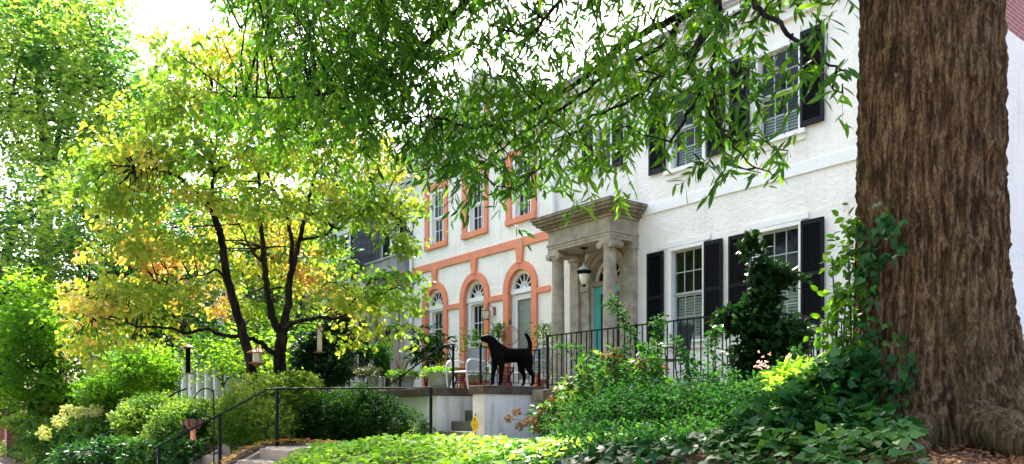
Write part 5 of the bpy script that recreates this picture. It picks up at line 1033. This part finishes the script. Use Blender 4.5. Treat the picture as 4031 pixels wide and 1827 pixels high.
# ------------------------------------------------------------------ background trees
def bgtree(name, label, rows, x0, y0, cw, ch, t, dt, k, ls, mat, trunk, r0, m=9, L=.6, nconn=.03, bark='bark_grey', tpl=OVAL4, hang=.2, rb=0, fq=.25, group=None):
    T_ = thing(name, label, 'tree', group); X, Yp = mapsample(rows, x0, y0, cw, ch, k*1.15); A_ = PN(X, Yp, t+rng.uniform(-dt, dt, len(X))); A_ = A_[fnoise(A_, .9/max(L*3.5, .8), 51) > -.42]; n = len(A_)
    mb = MB(); nodes = []
    for i, pth in enumerate(trunk): q = limb(mb, [tuple(P(*p)) for p in pth], r0*(1 if i == 0 else .5), r0*(.25 if i == 0 else .1), 10, .02, 6); nodes += q
    c = A_.mean(0); D_ = nrm(rng.normal(size=(n, 3))*np.array([1, 1, .5])+nrm(A_-c)*.5)
    ps, d, nn, sz, tw = sprays(A_, D_, rng.uniform(.6, 1.2, n)*L, m, ls, 1.0, .2, hang, jit=.9, lup=.6)
    leaves('crown', mat, T_, ps, d, nn, sz, tpl, .45+.28*fnoise(ps, fq, 31)+.24*fnoise(ps, fq*3, 32)+rng.normal(size=len(ps))*.13+rb)
    connect(mb, nodes, A_[rng.random(n) < nconn], r0*.22, r0*.05, .1); mb.build('trunk', bark, T_, True); return T_
bgtree('street_tree', 'tall spreading tree filling the upper left corner', ["888764000", "888875000", "888876200", "899987410", "899998752", "899999863", "668898752", "147767320", "013556200"], -50, -40, 60, 58, 33, 4, 7.6, .25, 'leaf_maple',
       [[(130, 1060, 33), (120, 800, 33), (115, 500, 33), (110, 330, 33), (90, 160, 33), (60, -20, 33)], [(115, 500, 33), (150, 330, 33), (180, 200, 33), (210, 90, 33)], [(110, 420, 33), (60, 380, 32), (20, 300, 31)], [(130, 460, 33), (220, 330, 33), (290, 250, 32), (340, 240, 32)], [(100, 250, 33), (100, 100, 33), (130, -30, 33)]], .35, rb=.1)
bgtree('maple_tree', 'dense blue-green maple in the middle distance at the left edge', ["0247776540", "5788887651", "8999998874", "8999999985", "8999999985", "7899999985", "6888899875"], -40, 430, 55, 58, 27, 3, 6.0, .2, 'leaf_maple',
       [[(20, 1060, 27), (10, 850, 27), (5, 700, 27), (40, 560, 27)], [(5, 760, 27), (110, 650, 27), (220, 560, 27)], [(20, 800, 27), (150, 750, 26), (260, 700, 26)]], .4, rb=.0)
bgtree('bright_maple', 'young bright green maple with thin dark branches above the brick pillars', ["1352000", "3687300", "6889742", "8999854", "8999863", "7888742", "5664431"], -40, 690, 42, 45, 22.5, 1.6, 5.0, .15, 'leaf_bright',
       [[(-60, 1080, 22.5), (-20, 960, 22.5), (30, 890, 22.3), (100, 830, 22), (170, 790, 22)], [(-20, 960, 22.5), (40, 800, 22.5), (60, 740, 22.5)], [(0, 940, 22.3), (90, 920, 22), (180, 890, 22)]], .10, L=.4, bark='bark_dark', rb=.22, tpl=OVATE)
bgtree('yard_tree', 'dark green tree behind the dogwood with vine-wrapped trunks', ["0234432100", "0456654320", "2577765432", "3677777654", "5788777666", "7888877777", "7888777777", "6788767776", "4677656666"], 250, 480, 60, 46, 24, 2.2, 5.0, .17, 'leaf_maple',
       [[(415, 1030, 24), (418, 930, 24), (412, 850, 24), (410, 700, 24)], [(425, 1030, 24.3), (432, 900, 24.3), (440, 760, 24.3)], [(700, 1000, 24), (690, 850, 24), (680, 650, 24)], [(745, 960, 23), (750, 850, 23), (760, 700, 23)]], .22, rb=-.12, bark='bark_dark')
bgtree('pale_tree', 'lighter green tree showing through gaps of the dogwood crown', ["00134443200", "02456666430", "03567777653", "24567777765", "24556667765", "23455666654"], 380, 250, 55, 60, 30, 2.5, 3.0, .2, 'leaf_bright', [[(640, 1000, 30), (630, 760, 30), (620, 500, 30), (600, 320, 30)]], .3, rb=.1)
bgtree('fine_leaved_oak', 'second willow oak with fine dark foliage behind the overhead branches', ["24777777654", "14888888765", "02688888754", "01578888754", "01478887643", "01467776532", "00245655421"], 560, -60, 42, 58, 13, 1.3, 8.5, .085, 'leaf_oak', [[(1000, -320, 13), (900, -160, 13), (820, 0, 13), (760, 120, 13), (740, 250, 13)], [(900, -160, 13), (960, 30, 13), (970, 180, 13)]], .09, L=.35, bark='bark_dark', tpl=LANCE, hang=.5, rb=-.05)
bgtree('small_tree', 'small light green tree before the white porch columns', ["013554310", "356777653", "456776643", "012343210"], 440, 830, 38, 28, 19.5, 1.0, 4.0, .10, 'leaf_bright', [[(560, 1020, 19.5), (562, 960, 19.5), (555, 900, 19.5)], [(562, 970, 19.5), (590, 920, 19.4), (610, 880, 19.4)], [(561, 970, 19.5), (530, 920, 19.5)]], .05, L=.3, nconn=.08, rb=.1)
# trees across the road, which the windows mirror
for i, (x, y) in enumerate(((-22, -15), (-12, -16), (-2, -15), (9, -16), (-34, -15))):
    T_ = thing('street_tree', ['round-crowned tree', 'broad leafy tree', 'tall leafy tree', 'spreading tree', 'dense tree'][i]+' across the road, mirrored in the window panes', 'tree', 'trees across the road', (x, y, 0))
    MB().tube([(0, 0, 0), (0, 0, 3), (.2, .1, 6)], [.35, .28, .15], 10).build('trunk', 'bark_grey', T_)
    pos, d = blobs([(0, 0, 6.5, 4.6, 3.5, 3.4), (1.5, 0, 9, 3, 3, 2.6)], 900, .5); ps, dd, nn, sz, tw = sprays(pos, d, np.full(len(pos), .8), 6, .42); leaves('crown', 'leaf_maple', T_, ps, dd, nn, sz, OVAL4, rng.random(len(ps)))
